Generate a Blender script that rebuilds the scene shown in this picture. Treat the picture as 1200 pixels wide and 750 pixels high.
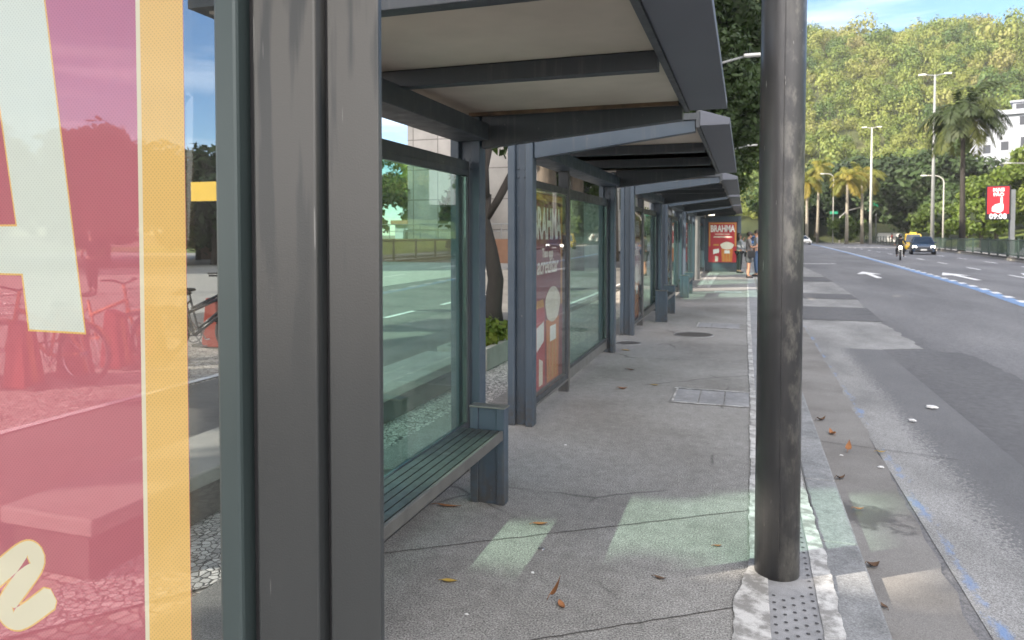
import bpy, bmesh, math, random
import numpy as np
from mathutils import Vector, Matrix
from mathutils.geometry import delaunay_2d_cdt
R = math.radians
random.seed(7)
rng = np.random.default_rng(11)
S = bpy.context.scene
for o in list(bpy.data.objects): bpy.data.objects.remove(o)
COL = S.collection
# ------------------------------------------------------------------ camera, sky, sun, exposure
cd = bpy.data.cameras.new('camera'); cam = bpy.data.objects.new('camera', cd); COL.objects.link(cam)
cam.location = (0, 0, 1.6)
cam.rotation_euler = (R(90) - math.atan(25 / 830), 0, math.atan(273 / 830))
cd.sensor_width = 36; cd.lens = 36 * 830 / 1200; cd.shift_y = -75 / 1200
cd.clip_start = .03; cd.clip_end = 3000
cd.dof.use_dof = True; cd.dof.focus_distance = 1.9; cd.dof.aperture_fstop = 7.5
S.camera = cam
S.cycles.transparent_max_bounces = 24
S.cycles.max_bounces = 10
S.render.film_transparent = False
SUN_EL = R(28); AZ = Vector((.82, .57, 0)).normalized()
wd = bpy.data.worlds.new('World'); S.world = wd; wd.use_nodes = True
nt = wd.node_tree; N = nt.nodes; L = nt.links
bg = N['Background']; sky = N.new('ShaderNodeTexSky'); sky.sky_type = 'NISHITA'; sky.sun_disc = False
sky.sun_elevation = SUN_EL; sky.sun_rotation = math.atan2(-AZ.x, -AZ.y); sky.air_density = .85; sky.dust_density = .25; sky.ozone_density = 1.5
# thin cirrus: a noise stretched along one axis of the sky direction, added as brighter air
tc = N.new('ShaderNodeTexCoord'); mp = N.new('ShaderNodeMapping'); nz = N.new('ShaderNodeTexNoise'); rp = N.new('ShaderNodeValToRGB'); mx = N.new('ShaderNodeMix')
mp.inputs['Rotation'].default_value = (0, R(14), R(-18)); mp.inputs['Scale'].default_value = (1.6, 1.0, 13)
mp.inputs['Location'].default_value = (.3, .1, .42)
nz.inputs['Scale'].default_value = 1.5; nz.inputs['Detail'].default_value = 7; nz.inputs['Roughness'].default_value = .55
rp.color_ramp.elements[0].position = .52; rp.color_ramp.elements[0].color = (0, 0, 0, 1); rp.color_ramp.elements[1].position = .75; rp.color_ramp.elements[1].color = (.5, .5, .5, 1)
mx.data_type = 'RGBA'; mx.inputs['B'].default_value = (5.6, 5.9, 6.3, 1)
L.new(tc.outputs['Generated'], mp.inputs['Vector']); L.new(mp.outputs['Vector'], nz.inputs['Vector']); L.new(nz.outputs['Fac'], rp.inputs['Fac'])
L.new(rp.outputs['Color'], mx.inputs['Factor']); hs = N.new('ShaderNodeHueSaturation'); hs.inputs['Saturation'].default_value = 1.2; hs.inputs['Value'].default_value = .72; L.new(sky.outputs['Color'], hs.inputs['Color']); L.new(hs.outputs['Color'], mx.inputs['A']); 
# a bright bank of hazy cloud added to the southern sky, unseen, to brighten the shade
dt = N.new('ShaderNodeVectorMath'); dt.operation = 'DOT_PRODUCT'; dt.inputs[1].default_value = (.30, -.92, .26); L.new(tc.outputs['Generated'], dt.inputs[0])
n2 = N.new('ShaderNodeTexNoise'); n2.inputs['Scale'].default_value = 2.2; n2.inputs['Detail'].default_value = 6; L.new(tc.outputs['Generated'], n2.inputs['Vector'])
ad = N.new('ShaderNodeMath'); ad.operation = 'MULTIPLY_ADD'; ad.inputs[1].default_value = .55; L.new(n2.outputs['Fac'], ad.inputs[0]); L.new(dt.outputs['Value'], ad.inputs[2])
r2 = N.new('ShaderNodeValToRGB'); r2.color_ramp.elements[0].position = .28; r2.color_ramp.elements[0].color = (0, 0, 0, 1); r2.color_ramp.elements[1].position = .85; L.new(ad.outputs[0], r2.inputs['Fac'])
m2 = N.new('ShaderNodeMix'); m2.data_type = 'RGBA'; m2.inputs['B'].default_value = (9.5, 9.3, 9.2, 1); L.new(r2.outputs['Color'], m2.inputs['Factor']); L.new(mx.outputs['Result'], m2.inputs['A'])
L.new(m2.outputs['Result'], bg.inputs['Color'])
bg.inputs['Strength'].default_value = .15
sd = bpy.data.lights.new('sun', 'SUN'); sun = bpy.data.objects.new('sun', sd); COL.objects.link(sun)
sd.energy = 4.7; sd.angle = R(.5); sd.color = (1, .91, .76)
sun.rotation_euler = Vector((AZ.x * math.cos(SUN_EL), AZ.y * math.cos(SUN_EL), -math.sin(SUN_EL))).to_track_quat('-Z', 'Y').to_euler()
S.view_settings.view_transform = 'Standard'; S.view_settings.look = 'None'; S.view_settings.gamma = 1
S.view_settings.exposure = 1.52; S.view_settings.use_curve_mapping = False
S.view_settings.use_white_balance = True; S.view_settings.white_balance_temperature = 6600; S.view_settings.white_balance_tint = 12

# ------------------------------------------------------------------ helpers
def tag(o, label=None, cat=None, group=None, kind=None):
    if label: o['label'] = label
    if cat: o['category'] = cat
    if group: o['group'] = group
    if kind: o['kind'] = kind
    return o
def thing(name, label, cat, loc=(0, 0, 0), group=None):
    o = bpy.data.objects.new(name, None); COL.objects.link(o); o.location = loc; o.empty_display_size = .2
    return tag(o, label, cat, group)
def origin(p):
    v = Vector((0, 0, 0))
    while p is not None: v += p.location; p = p.parent
    return v
def kids(o): return [c for c in bpy.data.objects if c.parent == o]
def copy_tree(o, parent=None):
    ch = kids(o); c = o.copy(); COL.objects.link(c); c.parent = parent
    for k in ch: copy_tree(k, c)
    return c
class MB:
    def __init__(s): s.v = []; s.f = []; s.m = []
    def add(s, vs, fs, m=0):
        b = len(s.v); s.v += [tuple(v) for v in vs]
        for f in fs: s.f.append([b + i for i in f]); s.m.append(m)
        return s
    def box(s, x0, x1, y0, y1, z0, z1, m=0):
        vs = [(x, y, z) for z in (z0, z1) for y in (y0, y1) for x in (x0, x1)]
        return s.add(vs, [(0, 2, 3, 1), (4, 5, 7, 6), (0, 1, 5, 4), (2, 6, 7, 3), (0, 4, 6, 2), (1, 3, 7, 5)], m)
    def hexa(s, b, t, m=0):   # bottom 4 pts ccw, top 4 pts
        return s.add(list(b) + list(t), [(3, 2, 1, 0), (4, 5, 6, 7), (0, 1, 5, 4), (1, 2, 6, 5), (2, 3, 7, 6), (3, 0, 4, 7)], m)
    def tube(s, path, rad, n=8, m=0, caps=True):
        path = [Vector(p) for p in path]
        if not hasattr(rad, '__len__'): rad = [rad] * len(path)
        rings = []; u = None
        for i, p in enumerate(path):
            d = (path[min(i + 1, len(path) - 1)] - path[max(i - 1, 0)]).normalized()
            if u is None:
                u = Vector((0, 0, 1)) if abs(d.z) < .9 else Vector((1, 0, 0))
            u = (u - d * u.dot(d)).normalized(); w = d.cross(u)
            rings.append([p + (u * math.cos(2 * math.pi * k / n) + w * math.sin(2 * math.pi * k / n)) * rad[i] for k in range(n)])
        vs = [q for r in rings for q in r]; fs = []
        for i in range(len(rings) - 1):
            for k in range(n):
                fs.append((i * n + k, i * n + (k + 1) % n, (i + 1) * n + (k + 1) % n, (i + 1) * n + k))
        if caps: fs.append(tuple(range(n))[::-1]); fs.append(tuple((len(rings) - 1) * n + k for k in range(n)))
        return s.add(vs, fs, m)
    def loft(s, rings, m=0, caps=True):
        n = len(rings[0]); vs = [q for r in rings for q in r]; fs = []
        for i in range(len(rings) - 1):
            for k in range(n): fs.append((i * n + k, i * n + (k + 1) % n, (i + 1) * n + (k + 1) % n, (i + 1) * n + k))
        if caps: fs.append(tuple(range(n))[::-1]); fs.append(tuple((len(rings) - 1) * n + k for k in range(n)))
        return s.add(vs, fs, m)
    def prism(s, poly, z0, z1, m=0):
        n = len(poly); vs = [(x, y, z0) for x, y in poly] + [(x, y, z1) for x, y in poly]
        return s.add(vs, [tuple(range(n))[::-1], tuple(range(n, 2 * n))] + [(i, (i + 1) % n, n + (i + 1) % n, n + i) for i in range(n)], m)
    def torus(s, c, Rr, r, axis='y', n=28, k=8, m=0):
        vs = []; fs = []
        for i in range(n):
            a = 2 * math.pi * i / n
            for j in range(k):
                b = 2 * math.pi * j / k; q = Rr + r * math.cos(b); h = r * math.sin(b)
                x, z = q * math.cos(a), q * math.sin(a)
                vs.append((c[0] + x, c[1] + h, c[2] + z) if axis == 'y' else (c[0] + h, c[1] + x, c[2] + z) if axis == 'x' else (c[0] + x, c[1] + z, c[2] + h))
        for i in range(n):
            for j in range(k): fs.append((i * k + j, ((i + 1) % n) * k + j, ((i + 1) % n) * k + (j + 1) % k, i * k + (j + 1) % k))
        return s.add(vs, fs, m)
    def ball(s, c, r, n=12, k=8, m=0):
        if not hasattr(r, '__len__'): r = (r, r, r)
        rings = []
        for i in range(k + 1):
            t = math.pi * (i + .02) / (k + .04); rings.append([(c[0] + r[0] * math.sin(t) * math.cos(2 * math.pi * j / n), c[1] + r[1] * math.sin(t) * math.sin(2 * math.pi * j / n), c[2] - r[2] * math.cos(t)) for j in range(n)])
        return s.loft(rings, m)
    def build(s, name, mats, parent=None, smooth=False, bev=0, recalc=True):
        me = bpy.data.meshes.new(name); off = origin(parent)
        me.from_pydata([(v[0] - off.x, v[1] - off.y, v[2] - off.z) for v in s.v], [], s.f)
        if not isinstance(mats, (list, tuple)): mats = [mats]
        for m in mats: me.materials.append(m)
        me.polygons.foreach_set('material_index', s.m)
        if recalc:
            bm = bmesh.new(); bm.from_mesh(me); bmesh.ops.recalc_face_normals(bm, faces=bm.faces); bm.to_mesh(me); bm.free()
        if smooth: me.polygons.foreach_set('use_smooth', [True] * len(me.polygons))
        me.update()
        o = bpy.data.objects.new(name, me); COL.objects.link(o); o.parent = parent
        if bev:
            b = o.modifiers.new('bevel', 'BEVEL'); b.width = bev; b.segments = 2; b.limit_method = 'ANGLE'; b.angle_limit = R(40)
        return o

# ------------------------------------------------------------------ materials
def nodes(name):
    m = bpy.data.materials.new(name); m.use_nodes = True; n = m.node_tree.nodes; l = m.node_tree.links
    return m, n, l, n['Principled BSDF'], n['Material Output']
def noise(n, l, vec, scale, detail=4, rough=.55):
    t = n.new('ShaderNodeTexNoise'); t.inputs['Scale'].default_value = scale; t.inputs['Detail'].default_value = detail; t.inputs['Roughness'].default_value = rough
    l.new(vec, t.inputs['Vector']); return t.outputs['Fac']
def ramp(n, l, fac, stops):
    r = n.new('ShaderNodeValToRGB'); e = r.color_ramp.elements
    while len(e) < len(stops): e.new(.5)
    for i, (p, c) in enumerate(stops):
        e[i].position = p; e[i].color = (*c, 1) if hasattr(c, '__len__') else (c, c, c, 1)
    l.new(fac, r.inputs['Fac']); return r.outputs['Color']
def mixc(n, l, fac, a, b, mode='MIX'):
    x = n.new('ShaderNodeMix'); x.data_type = 'RGBA'; x.blend_type = mode
    for k, v in (('Factor', fac), ('A', a), ('B', b)):
        if hasattr(v, 'is_linked'): l.new(v, x.inputs[k])
        elif k == 'Factor': x.inputs[0].default_value = v
        else: x.inputs[k].default_value = (*v, 1)
    return x.outputs['Result']
def mth(n, l, op, a, b=None, c=None):
    x = n.new('ShaderNodeMath'); x.operation = op
    for i, v in enumerate((a, b, c)):
        if v is None: continue
        if hasattr(v, 'is_linked'): l.new(v, x.inputs[i])
        else: x.inputs[i].default_value = v
    return x.outputs[0]
def coords(n, l, scale=(1, 1, 1), kind='Object'):
    t = n.new('ShaderNodeTexCoord'); m = n.new('ShaderNodeMapping'); m.inputs['Scale'].default_value = scale
    l.new(t.outputs[kind], m.inputs['Vector']); return m.outputs['Vector']
def bump(n, l, p, h, strength=.3, dist=.01):
    b = n.new('ShaderNodeBump'); b.inputs['Strength'].default_value = strength; b.inputs['Distance'].default_value = dist
    l.new(h, b.inputs['Height']); l.new(b.outputs['Normal'], p.inputs['Normal'])
def pm(name, c1, c2=None, scale=6, rough=.6, metal=0, b=0, bscale=80, stretch=(1, 1, 1), spec=.5, rvar=0):
    m, n, l, p, o = nodes(name); v = coords(n, l, stretch)
    c2 = c2 or tuple(x * .75 for x in c1)
    f = noise(n, l, v, scale); col = ramp(n, l, f, [(.3, c1), (.7, c2)])
    l.new(col, p.inputs['Base Color']); p.inputs['Roughness'].default_value = rough; p.inputs['Metallic'].default_value = metal
    p.inputs['Specular IOR Level'].default_value = spec
    if rvar:
        q = ramp(n, l, noise(n, l, v, scale * 1.7), [(.3, max(rough - rvar, .02)), (.7, min(rough + rvar, 1))]); l.new(q, p.inputs['Roughness'])
    if b: bump(n, l, p, noise(n, l, v, bscale), b)
    return m
def ground_mat(name, base, dark, light, fine=260, stain=.7, streak=(1, 1, 1), rough=.85, speck=.5, cracks=0):
    m, n, l, p, o = nodes(name); v = coords(n, l); vs = coords(n, l, streak)
    big = ramp(n, l, noise(n, l, vs, stain, 6, .62), [(.3, dark), (.5, base), (.72, light)])
    fn = noise(n, l, v, fine, 2, .7); f2 = ramp(n, l, fn, [(.3, 1 - speck), (.52, 1.0), (.72, 1 + speck)])
    col = mixc(n, l, 1, big, f2, 'MULTIPLY')
    med = ramp(n, l, noise(n, l, v, 14, 5, .65), [(.25, .78), (.75, 1.2)]); col = mixc(n, l, 1, col, med, 'MULTIPLY')
    if cracks:
        vo = n.new('ShaderNodeTexVoronoi'); vo.feature = 'DISTANCE_TO_EDGE'; vo.inputs['Scale'].default_value = cracks
        wv = n.new('ShaderNodeMix'); wv.data_type = 'VECTOR'; wv.inputs['Factor'].default_value = .12
        nz = n.new('ShaderNodeTexNoise'); nz.inputs['Scale'].default_value = 3; l.new(v, nz.inputs['Vector'])
        l.new(v, wv.inputs['A']); l.new(nz.outputs['Color'], wv.inputs['B']); l.new(wv.outputs['Result'], vo.inputs['Vector'])
        ck = ramp(n, l, vo.outputs['Distance'], [(0, .45), (.006, 1)]); 
        gate = ramp(n, l, noise(n, l, v, .9, 3), [(.5, 0), (.56, 1)])
        ckm = mixc(n, l, gate, (1, 1, 1), ck); col = mixc(n, l, 1, col, ckm, 'MULTIPLY')
    l.new(col, p.inputs['Base Color']); p.inputs['Roughness'].default_value = rough; p.inputs['Specular IOR Level'].default_value = .35
    bump(n, l, p, fn, .55, .004)
    return m
def paint_mat(name, col, under, wear=.5, scale=9, rough=.7):
    m, n, l, p, o = nodes(name); v = coords(n, l)
    a = noise(n, l, v, scale, 8, .72); f = ramp(n, l, a, [(wear - .07, 0), (wear + .07, 1)])
    c = mixc(n, l, f, under, col); sp = ramp(n, l, noise(n, l, v, 250, 2), [(.3, .8), (.7, 1.12)])
    c = mixc(n, l, 1, c, sp, 'MULTIPLY'); l.new(c, p.inputs['Base Color']); p.inputs['Roughness'].default_value = rough
    return m
def schlick(n, l, f0, gain=1.0):
    w = n.new('ShaderNodeLayerWeight'); w.inputs['Blend'].default_value = .5
    return mth(n, l, 'MULTIPLY_ADD', mth(n, l, 'POWER', w.outputs['Facing'], 5), (1 - f0) * gain, f0)
def glass_mat(name, tint, ior=1.5, dirt=.04):
    m, n, l, p, o = nodes(name); n.remove(p)
    t = n.new('ShaderNodeBsdfTransparent'); t.inputs['Color'].default_value = (*tint, 1)
    g = n.new('ShaderNodeBsdfGlossy'); g.inputs['Roughness'].default_value = .012
    x = n.new('ShaderNodeMixShader'); l.new(schlick(n, l, ((ior - 1) / (ior + 1)) ** 2), x.inputs[0]); l.new(t.outputs[0], x.inputs[1]); l.new(g.outputs[0], x.inputs[2])
    d = n.new('ShaderNodeBsdfDiffuse'); d.inputs['Color'].default_value = (.5, .5, .46, 1)
    f = ramp(n, l, noise(n, l, coords(n, l, (1, 1, .35)), 5, 7, .7), [(.42, dirt * .25), (.8, dirt * 2.2)])
    y = n.new('ShaderNodeMixShader'); l.new(f, y.inputs[0]); l.new(x.outputs[0], y.inputs[1]); l.new(d.outputs[0], y.inputs[2]); l.new(y.outputs[0], o.inputs['Surface'])
    return m
def film_mat(name, col, base=.3, dot=.35, pitch=.0078):
    # perforated see-through advertising vinyl: tiny open holes over a coloured film
    m, n, l, p, o = nodes(name); n.remove(p)
    v = coords(n, l); s = n.new('ShaderNodeSeparateXYZ'); l.new(v, s.inputs[0])
    a = mth(n, l, 'MULTIPLY', mth(n, l, 'ADD', s.outputs['X'], s.outputs['Z']), 1 / pitch)
    b = mth(n, l, 'MULTIPLY', mth(n, l, 'SUBTRACT', s.outputs['X'], s.outputs['Z']), 1 / pitch)
    fa = mth(n, l, 'SUBTRACT', mth(n, l, 'FRACT', a), .5); fb = mth(n, l, 'SUBTRACT', mth(n, l, 'FRACT', b), .5)
    r2 = mth(n, l, 'ADD', mth(n, l, 'MULTIPLY', fa, fa), mth(n, l, 'MULTIPLY', fb, fb))
    hole = ramp(n, l, r2, [(.03, 1), (.10, 0)])
    fac = mth(n, l, 'MULTIPLY_ADD', hole, dot, base)
    d = n.new('ShaderNodeBsdfDiffuse'); d.inputs['Color'].default_value = (*col, 1)
    tl = n.new('ShaderNodeBsdfTranslucent'); tl.inputs['Color'].default_value = (*col, 1)
    dx = n.new('ShaderNodeMixShader'); dx.inputs[0].default_value = .55; l.new(d.outputs[0], dx.inputs[1]); l.new(tl.outputs[0], dx.inputs[2])
    t = n.new('ShaderNodeBsdfTransparent'); t.inputs['Color'].default_value = tuple(.55 + .45 * c for c in col) + (1,)
    x = n.new('ShaderNodeMixShader'); l.new(fac, x.inputs[0]); l.new(dx.outputs[0], x.inputs[1]); l.new(t.outputs[0], x.inputs[2]); l.new(x.outputs[0], o.inputs['Surface'])
    return m
def leaf_mat(name, cols, trans=.35, rough=.55):
    m, n, l, p, o = nodes(name); n.remove(p)
    a = n.new('ShaderNodeAttribute'); a.attribute_name = 'tint'
    c = ramp(n, l, a.outputs['Fac'], [(i / (len(cols) - 1), q) for i, q in enumerate(cols)])
    d = n.new('ShaderNodeBsdfDiffuse'); l.new(c, d.inputs['Color'])
    t = n.new('ShaderNodeBsdfTranslucent'); l.new(mixc(n, l, 1, c, (1.0, 1.05, .5), 'MULTIPLY'), t.inputs['Color'])
    x = n.new('ShaderNodeMixShader'); x.inputs[0].default_value = trans; l.new(d.outputs[0], x.inputs[1]); l.new(t.outputs[0], x.inputs[2])
    g = n.new('ShaderNodeBsdfGlossy'); g.inputs['Roughness'].default_value = rough; 
    y = n.new('ShaderNodeMixShader'); l.new(schlick(n, l, .02, .25), y.inputs[0]); l.new(x.outputs[0], y.inputs[1]); l.new(g.outputs[0], y.inputs[2]); l.new(y.outputs[0], o.inputs['Surface'])
    return m
def lamp_mat(name, col, st):
    m, n, l, p, o = nodes(name); p.inputs['Emission Color'].default_value = (*col, 1); p.inputs['Emission Strength'].default_value = st; p.inputs['Base Color'].default_value = (*col, 1); return m
def post_mat(name, c1, c2, warm):
    # dark painted steel with dust smears, warmer and paler towards the top: long runs ending in rounded tongues, and fine scratches
    m, n, l, p, o = nodes(name); v = coords(n, l); vs = coords(n, l, (26, 26, 2.2)); vf = coords(n, l, (9, 9, 1.1))
    f = ramp(n, l, noise(n, l, vs, 1.0, 3, .5), [(.40, 0), (.47, 1)])
    s = n.new('ShaderNodeSeparateXYZ'); l.new(v, s.inputs[0]); hz = n.new('ShaderNodeMapRange'); hz.inputs['From Min'].default_value = 1.35; hz.inputs['From Max'].default_value = 1.9; l.new(s.outputs['Z'], hz.inputs['Value'])
    dust = mth(n, l, 'MULTIPLY', hz.outputs[0], f)
    c = mixc(n, l, noise(n, l, vf, 1, 4), c1, c2); c = mixc(n, l, dust, c, warm)
    vo = n.new('ShaderNodeTexNoise'); vo.inputs['Scale'].default_value = 1; l.new(coords(n, l, (90, 90, 5)), vo.inputs['Vector']); vo.inputs['Detail'].default_value = 1
    sc = ramp(n, l, vo.outputs['Fac'], [(.745, 0), (.76, 1)]); c = mixc(n, l, mth(n, l, 'MULTIPLY', sc, .35), c, (.3, .3, .29))
    l.new(c, p.inputs['Base Color']); l.new(ramp(n, l, noise(n, l, vs, 1.3, 5), [(.3, .36), (.7, .43)]), p.inputs['Roughness'])
    p.inputs['Specular IOR Level'].default_value = .55
    bump(n, l, p, noise(n, l, v, 330, 2), .2, .0012)
    return m

M = {}
M['pave'] = ground_mat('pavement_concrete', (.235, .232, .222), (.165, .16, .15), (.30, .297, .29), 125, .55, speck=.75, cracks=.42)
M['asphalt'] = ground_mat('old_asphalt', (.155, .155, .16), (.108, .108, .112), (.20, .20, .204), 90, .5, (1, .25, 1), speck=.4)
M['asphalt2'] = ground_mat('smooth_asphalt', (.112, .112, .116), (.09, .09, .094), (.132, .132, .136), 160, .7, (1, .3, 1), speck=.3, cracks=.25)
M['worn'] = ground_mat('worn_concrete_lane', (.235, .235, .232), (.15, .15, .15), (.33, .33, .33), 150, 1.3, (1, .5, 1), speck=.6, cracks=.35)
M['gutter'] = ground_mat('gutter_concrete', (.19, .182, .172), (.13, .122, .112), (.23, .225, .215), 220, 1.2, speck=.35, cracks=.5)
M['kerb'] = ground_mat('kerb_stone', (.215, .222, .228), (.15, .155, .158), (.27, .275, .28), 120, 2, speck=.35)
M['tile'] = ground_mat('grey_tactile_tile', (.25, .255, .265), (.2, .203, .21), (.29, .295, .305), 260, 2.5, speck=.2)
M['asphleft'] = ground_mat('left_asphalt', (.15, .145, .135), (.11, .105, .1), (.18, .175, .165), 150, .8, speck=.4)
M['soil'] = ground_mat('earth', (.16, .125, .09), (.1, .08, .055), (.2, .16, .11), 60, .5)
M['grass'] = ground_mat('mown_grass', (.11, .15, .03), (.07, .105, .022), (.17, .19, .045), 40, .25, speck=.5)
M['forestfloor'] = ground_mat('forest_floor', (.05, .06, .022), (.03, .04, .014), (.075, .08, .03), 3, .08, speck=.3)
M['white'] = paint_mat('worn_white_paint', (.52, .52, .51), (.23, .226, .217), .50, 8)
M['whiteroad'] = paint_mat('white_road_paint', (.72, .72, .72), (.13, .13, .135), .36, 5)
M['blue'] = paint_mat('blue_road_paint', (.17, .29, .50), (.13, .14, .16), .44, 3)
M['bluefade'] = paint_mat('faded_blue_paint', (.16, .25, .42), (.2, .2, .2), .52, 5)
def lane_mat():
    # pale worn concrete whose traffic side has broken up to dark asphalt, with traces of a blue painted line
    m, n, l, p, o = nodes('worn_bus_lane'); v = coords(n, l); s = n.new('ShaderNodeSeparateXYZ'); l.new(v, s.inputs[0])
    fn = noise(n, l, v, 150, 2, .7); nm = noise(n, l, v, 34, 6, .75); big = noise(n, l, coords(n, l, (1, .45, 1)), 1.4, 6, .62)
    pale = mixc(n, l, 1, ramp(n, l, big, [(.3, (.15, .15, .15)), (.5, (.225, .225, .222)), (.72, (.32, .32, .32))]), ramp(n, l, fn, [(.3, .4), (.52, 1), (.72, 1.6)]), 'MULTIPLY')
    dark = mixc(n, l, 1, ramp(n, l, big, [(.3, (.10, .101, .105)), (.7, (.14, .141, .145))]), ramp(n, l, fn, [(.3, .7), (.7, 1.3)]), 'MULTIPLY')
    yy = mth(n, l, 'MULTIPLY', mth(n, l, 'SUBTRACT', s.outputs['Y'], 11.3), 8)
    e = mth(n, l, 'ADD', mth(n, l, 'MULTIPLY', mth(n, l, 'SUBTRACT', s.outputs['X'], 1.38), 3.2), mth(n, l, 'ADD', mth(n, l, 'MULTIPLY', mth(n, l, 'SUBTRACT', nm, .5), 3.2), mth(n, l, 'MULTIPLY', mth(n, l, 'SUBTRACT', big, .5), 1.2)))
    e = mth(n, l, 'MINIMUM', e, mth(n, l, 'MULTIPLY', yy, -1)); dk = ramp(n, l, mth(n, l, 'ADD', e, .5), [(.35, 0), (.6, 1)])
    c = mixc(n, l, dk, pale, dark)
    b = mth(n, l, 'SUBTRACT', 1, mth(n, l, 'MULTIPLY', mth(n, l, 'ABSOLUTE', mth(n, l, 'SUBTRACT', s.outputs['X'], 1.035)), 14))
    bm = ramp(n, l, mth(n, l, 'ADD', mth(n, l, 'MULTIPLY', b, .2), mth(n, l, 'MULTIPLY', noise(n, l, coords(n, l, (1.6, .8, 1)), 3.2, 8, .75), 1.1)), [(.71, 0), (.86, .7)])
    bm = mth(n, l, 'MULTIPLY', bm, ramp(n, l, b, [(0, 0), (.3, 1)])); c = mixc(n, l, bm, c, (.13, .24, .46))
    l.new(c, p.inputs['Base Color']); p.inputs['Roughness'].default_value = .85; bump(n, l, p, fn, .6, .005); return m
M['worn'] = lane_mat()
def gutter_mat():
    m, n, l, p, o = nodes('gutter_strip'); v = coords(n, l); s = n.new('ShaderNodeSeparateXYZ'); l.new(v, s.inputs[0])
    fn = noise(n, l, v, 220, 2, .7); big = noise(n, l, v, 1.3, 6, .62)
    c = mixc(n, l, 1, ramp(n, l, big, [(.3, (.13, .123, .114)), (.5, (.185, .178, .169)), (.72, (.225, .22, .21))]), ramp(n, l, fn, [(.3, .65), (.7, 1.3)]), 'MULTIPLY')
    dx = mth(n, l, 'MULTIPLY', mth(n, l, 'SUBTRACT', s.outputs['X'], .66), 3.2); dy = mth(n, l, 'MULTIPLY', mth(n, l, 'SUBTRACT', s.outputs['Y'], 4.55), 4.6)
    r = mth(n, l, 'ADD', mth(n, l, 'SQRT', mth(n, l, 'ADD', mth(n, l, 'MULTIPLY', dx, dx), mth(n, l, 'MULTIPLY', dy, dy))), mth(n, l, 'MULTIPLY', mth(n, l, 'SUBTRACT', noise(n, l, v, 9, 7, .7), .5), 3.4))
    wet = ramp(n, l, r, [(.6, 1), (1.05, 0)]); c = mixc(n, l, mth(n, l, 'MULTIPLY', wet, .75), c, (.07, .058, .044)); l.new(c, p.inputs['Base Color'])
    l.new(ramp(n, l, wet, [(0, .85), (1, .4)]), p.inputs['Roughness']); bump(n, l, p, fn, .5, .004); return m
M['gutter'] = gutter_mat()
# portuguese cobbles
def cobble(name, c1, c2, joint, sc):
    m, n, l, p, o = nodes(name); v = coords(n, l)
    vo = n.new('ShaderNodeTexVoronoi'); vo.inputs['Scale'].default_value = sc; l.new(v, vo.inputs['Vector'])
    ve = n.new('ShaderNodeTexVoronoi'); ve.feature = 'DISTANCE_TO_EDGE'; ve.inputs['Scale'].default_value = sc; l.new(v, ve.inputs['Vector'])
    s = n.new('ShaderNodeSeparateColor'); l.new(vo.outputs['Color'], s.inputs[0])
    c = ramp(n, l, s.outputs[0], [(0, c1), (1, c2)]); e = ramp(n, l, ve.outputs['Distance'], [(.03, 0), (.1, 1)])
    c = mixc(n, l, e, joint, c); l.new(c, p.inputs['Base Color']); p.inputs['Roughness'].default_value = .8; bump(n, l, p, e, .6, .01); return m
M['cobble'] = cobble('white_cobbles', (.36, .33, .29), (.52, .48, .43), (.12, .10, .085), 14)
M['pebble'] = cobble('pebbles', (.3, .3, .29), (.62, .6, .57), (.05, .05, .048), 26)
M['steel'] = pm('blue_grey_steel', (.052, .076, .104), (.042, .062, .088), 5, .45, 0, .08, 300, rvar=.08)
def steel_mat(name, c1, c2, rough):
    m, n, l, p, o = nodes(name); v = coords(n, l); s = n.new('ShaderNodeSeparateXYZ'); l.new(v, s.inputs[0])
    c = mixc(n, l, noise(n, l, coords(n, l, (1, 1, .3)), 4, 5), c1, c2)
    low = n.new('ShaderNodeMapRange'); low.inputs['From Min'].default_value = .38; low.inputs['From Max'].default_value = .0; l.new(s.outputs['Z'], low.inputs['Value'])
    g = mth(n, l, 'MULTIPLY', low.outputs[0], ramp(n, l, noise(n, l, v, 16, 6, .65), [(.35, 0), (.6, .85)])); c = mixc(n, l, g, c, (.05, .043, .036))
    st = ramp(n, l, noise(n, l, coords(n, l, (30, 30, 1.6)), 1, 4), [(.55, 0), (.75, .35)]); c = mixc(n, l, st, c, (.13, .13, .125))
    ch = ramp(n, l, noise(n, l, v, 55, 3, .6), [(.735, 0), (.745, .8)]); c = mixc(n, l, ch, c, (.30, .30, .29))
    l.new(c, p.inputs['Base Color']); l.new(ramp(n, l, noise(n, l, v, 9, 4), [(.3, rough - .08), (.7, rough + .1)]), p.inputs['Roughness']); bump(n, l, p, noise(n, l, v, 300, 2), .08); return m
M['steel'] = steel_mat('blue_grey_steel', (.052, .076, .104), (.042, .062, .088), .45)
M['steeldark'] = steel_mat('dark_grey_steel', (.048, .056, .066), (.038, .045, .054), .5)
M['fascia'] = pm('fascia_steel', (.115, .125, .155), (.10, .11, .138), 2, .55, 0, .05, 200)
M['ceil'] = pm('stained_ceiling_panel', (.60, .53, .45), (.38, .33, .275), 1.1, .75, 0, .1, 30, (1, 1, 1))
M['ceiltrim'] = pm('rusty_trim', (.16, .10, .06), (.05, .035, .025), 9, .8, 0, .3, 40, (1, 1, 1))
M['post'] = post_mat('near_post_steel', (.026, .029, .030), (.034, .037, .038), (.068, .067, .063))
M['frame'] = pm('teal_grey_frame', (.048, .066, .067), (.038, .054, .055), 6, .42, .2, 0, stretch=(1, 1, .3))
M['dark_gap'] = pm('black_gap_fill', (.012, .012, .014), None, 6, .6)
M['alu'] = pm('aluminium_trim', (.24, .24, .23), (.17, .168, .16), 8, .38, .5)
M['seat'] = pm('bench_slat', (.048, .055, .053), (.036, .042, .041), 10, .4, 0, .1, 200, rvar=.1)
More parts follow.
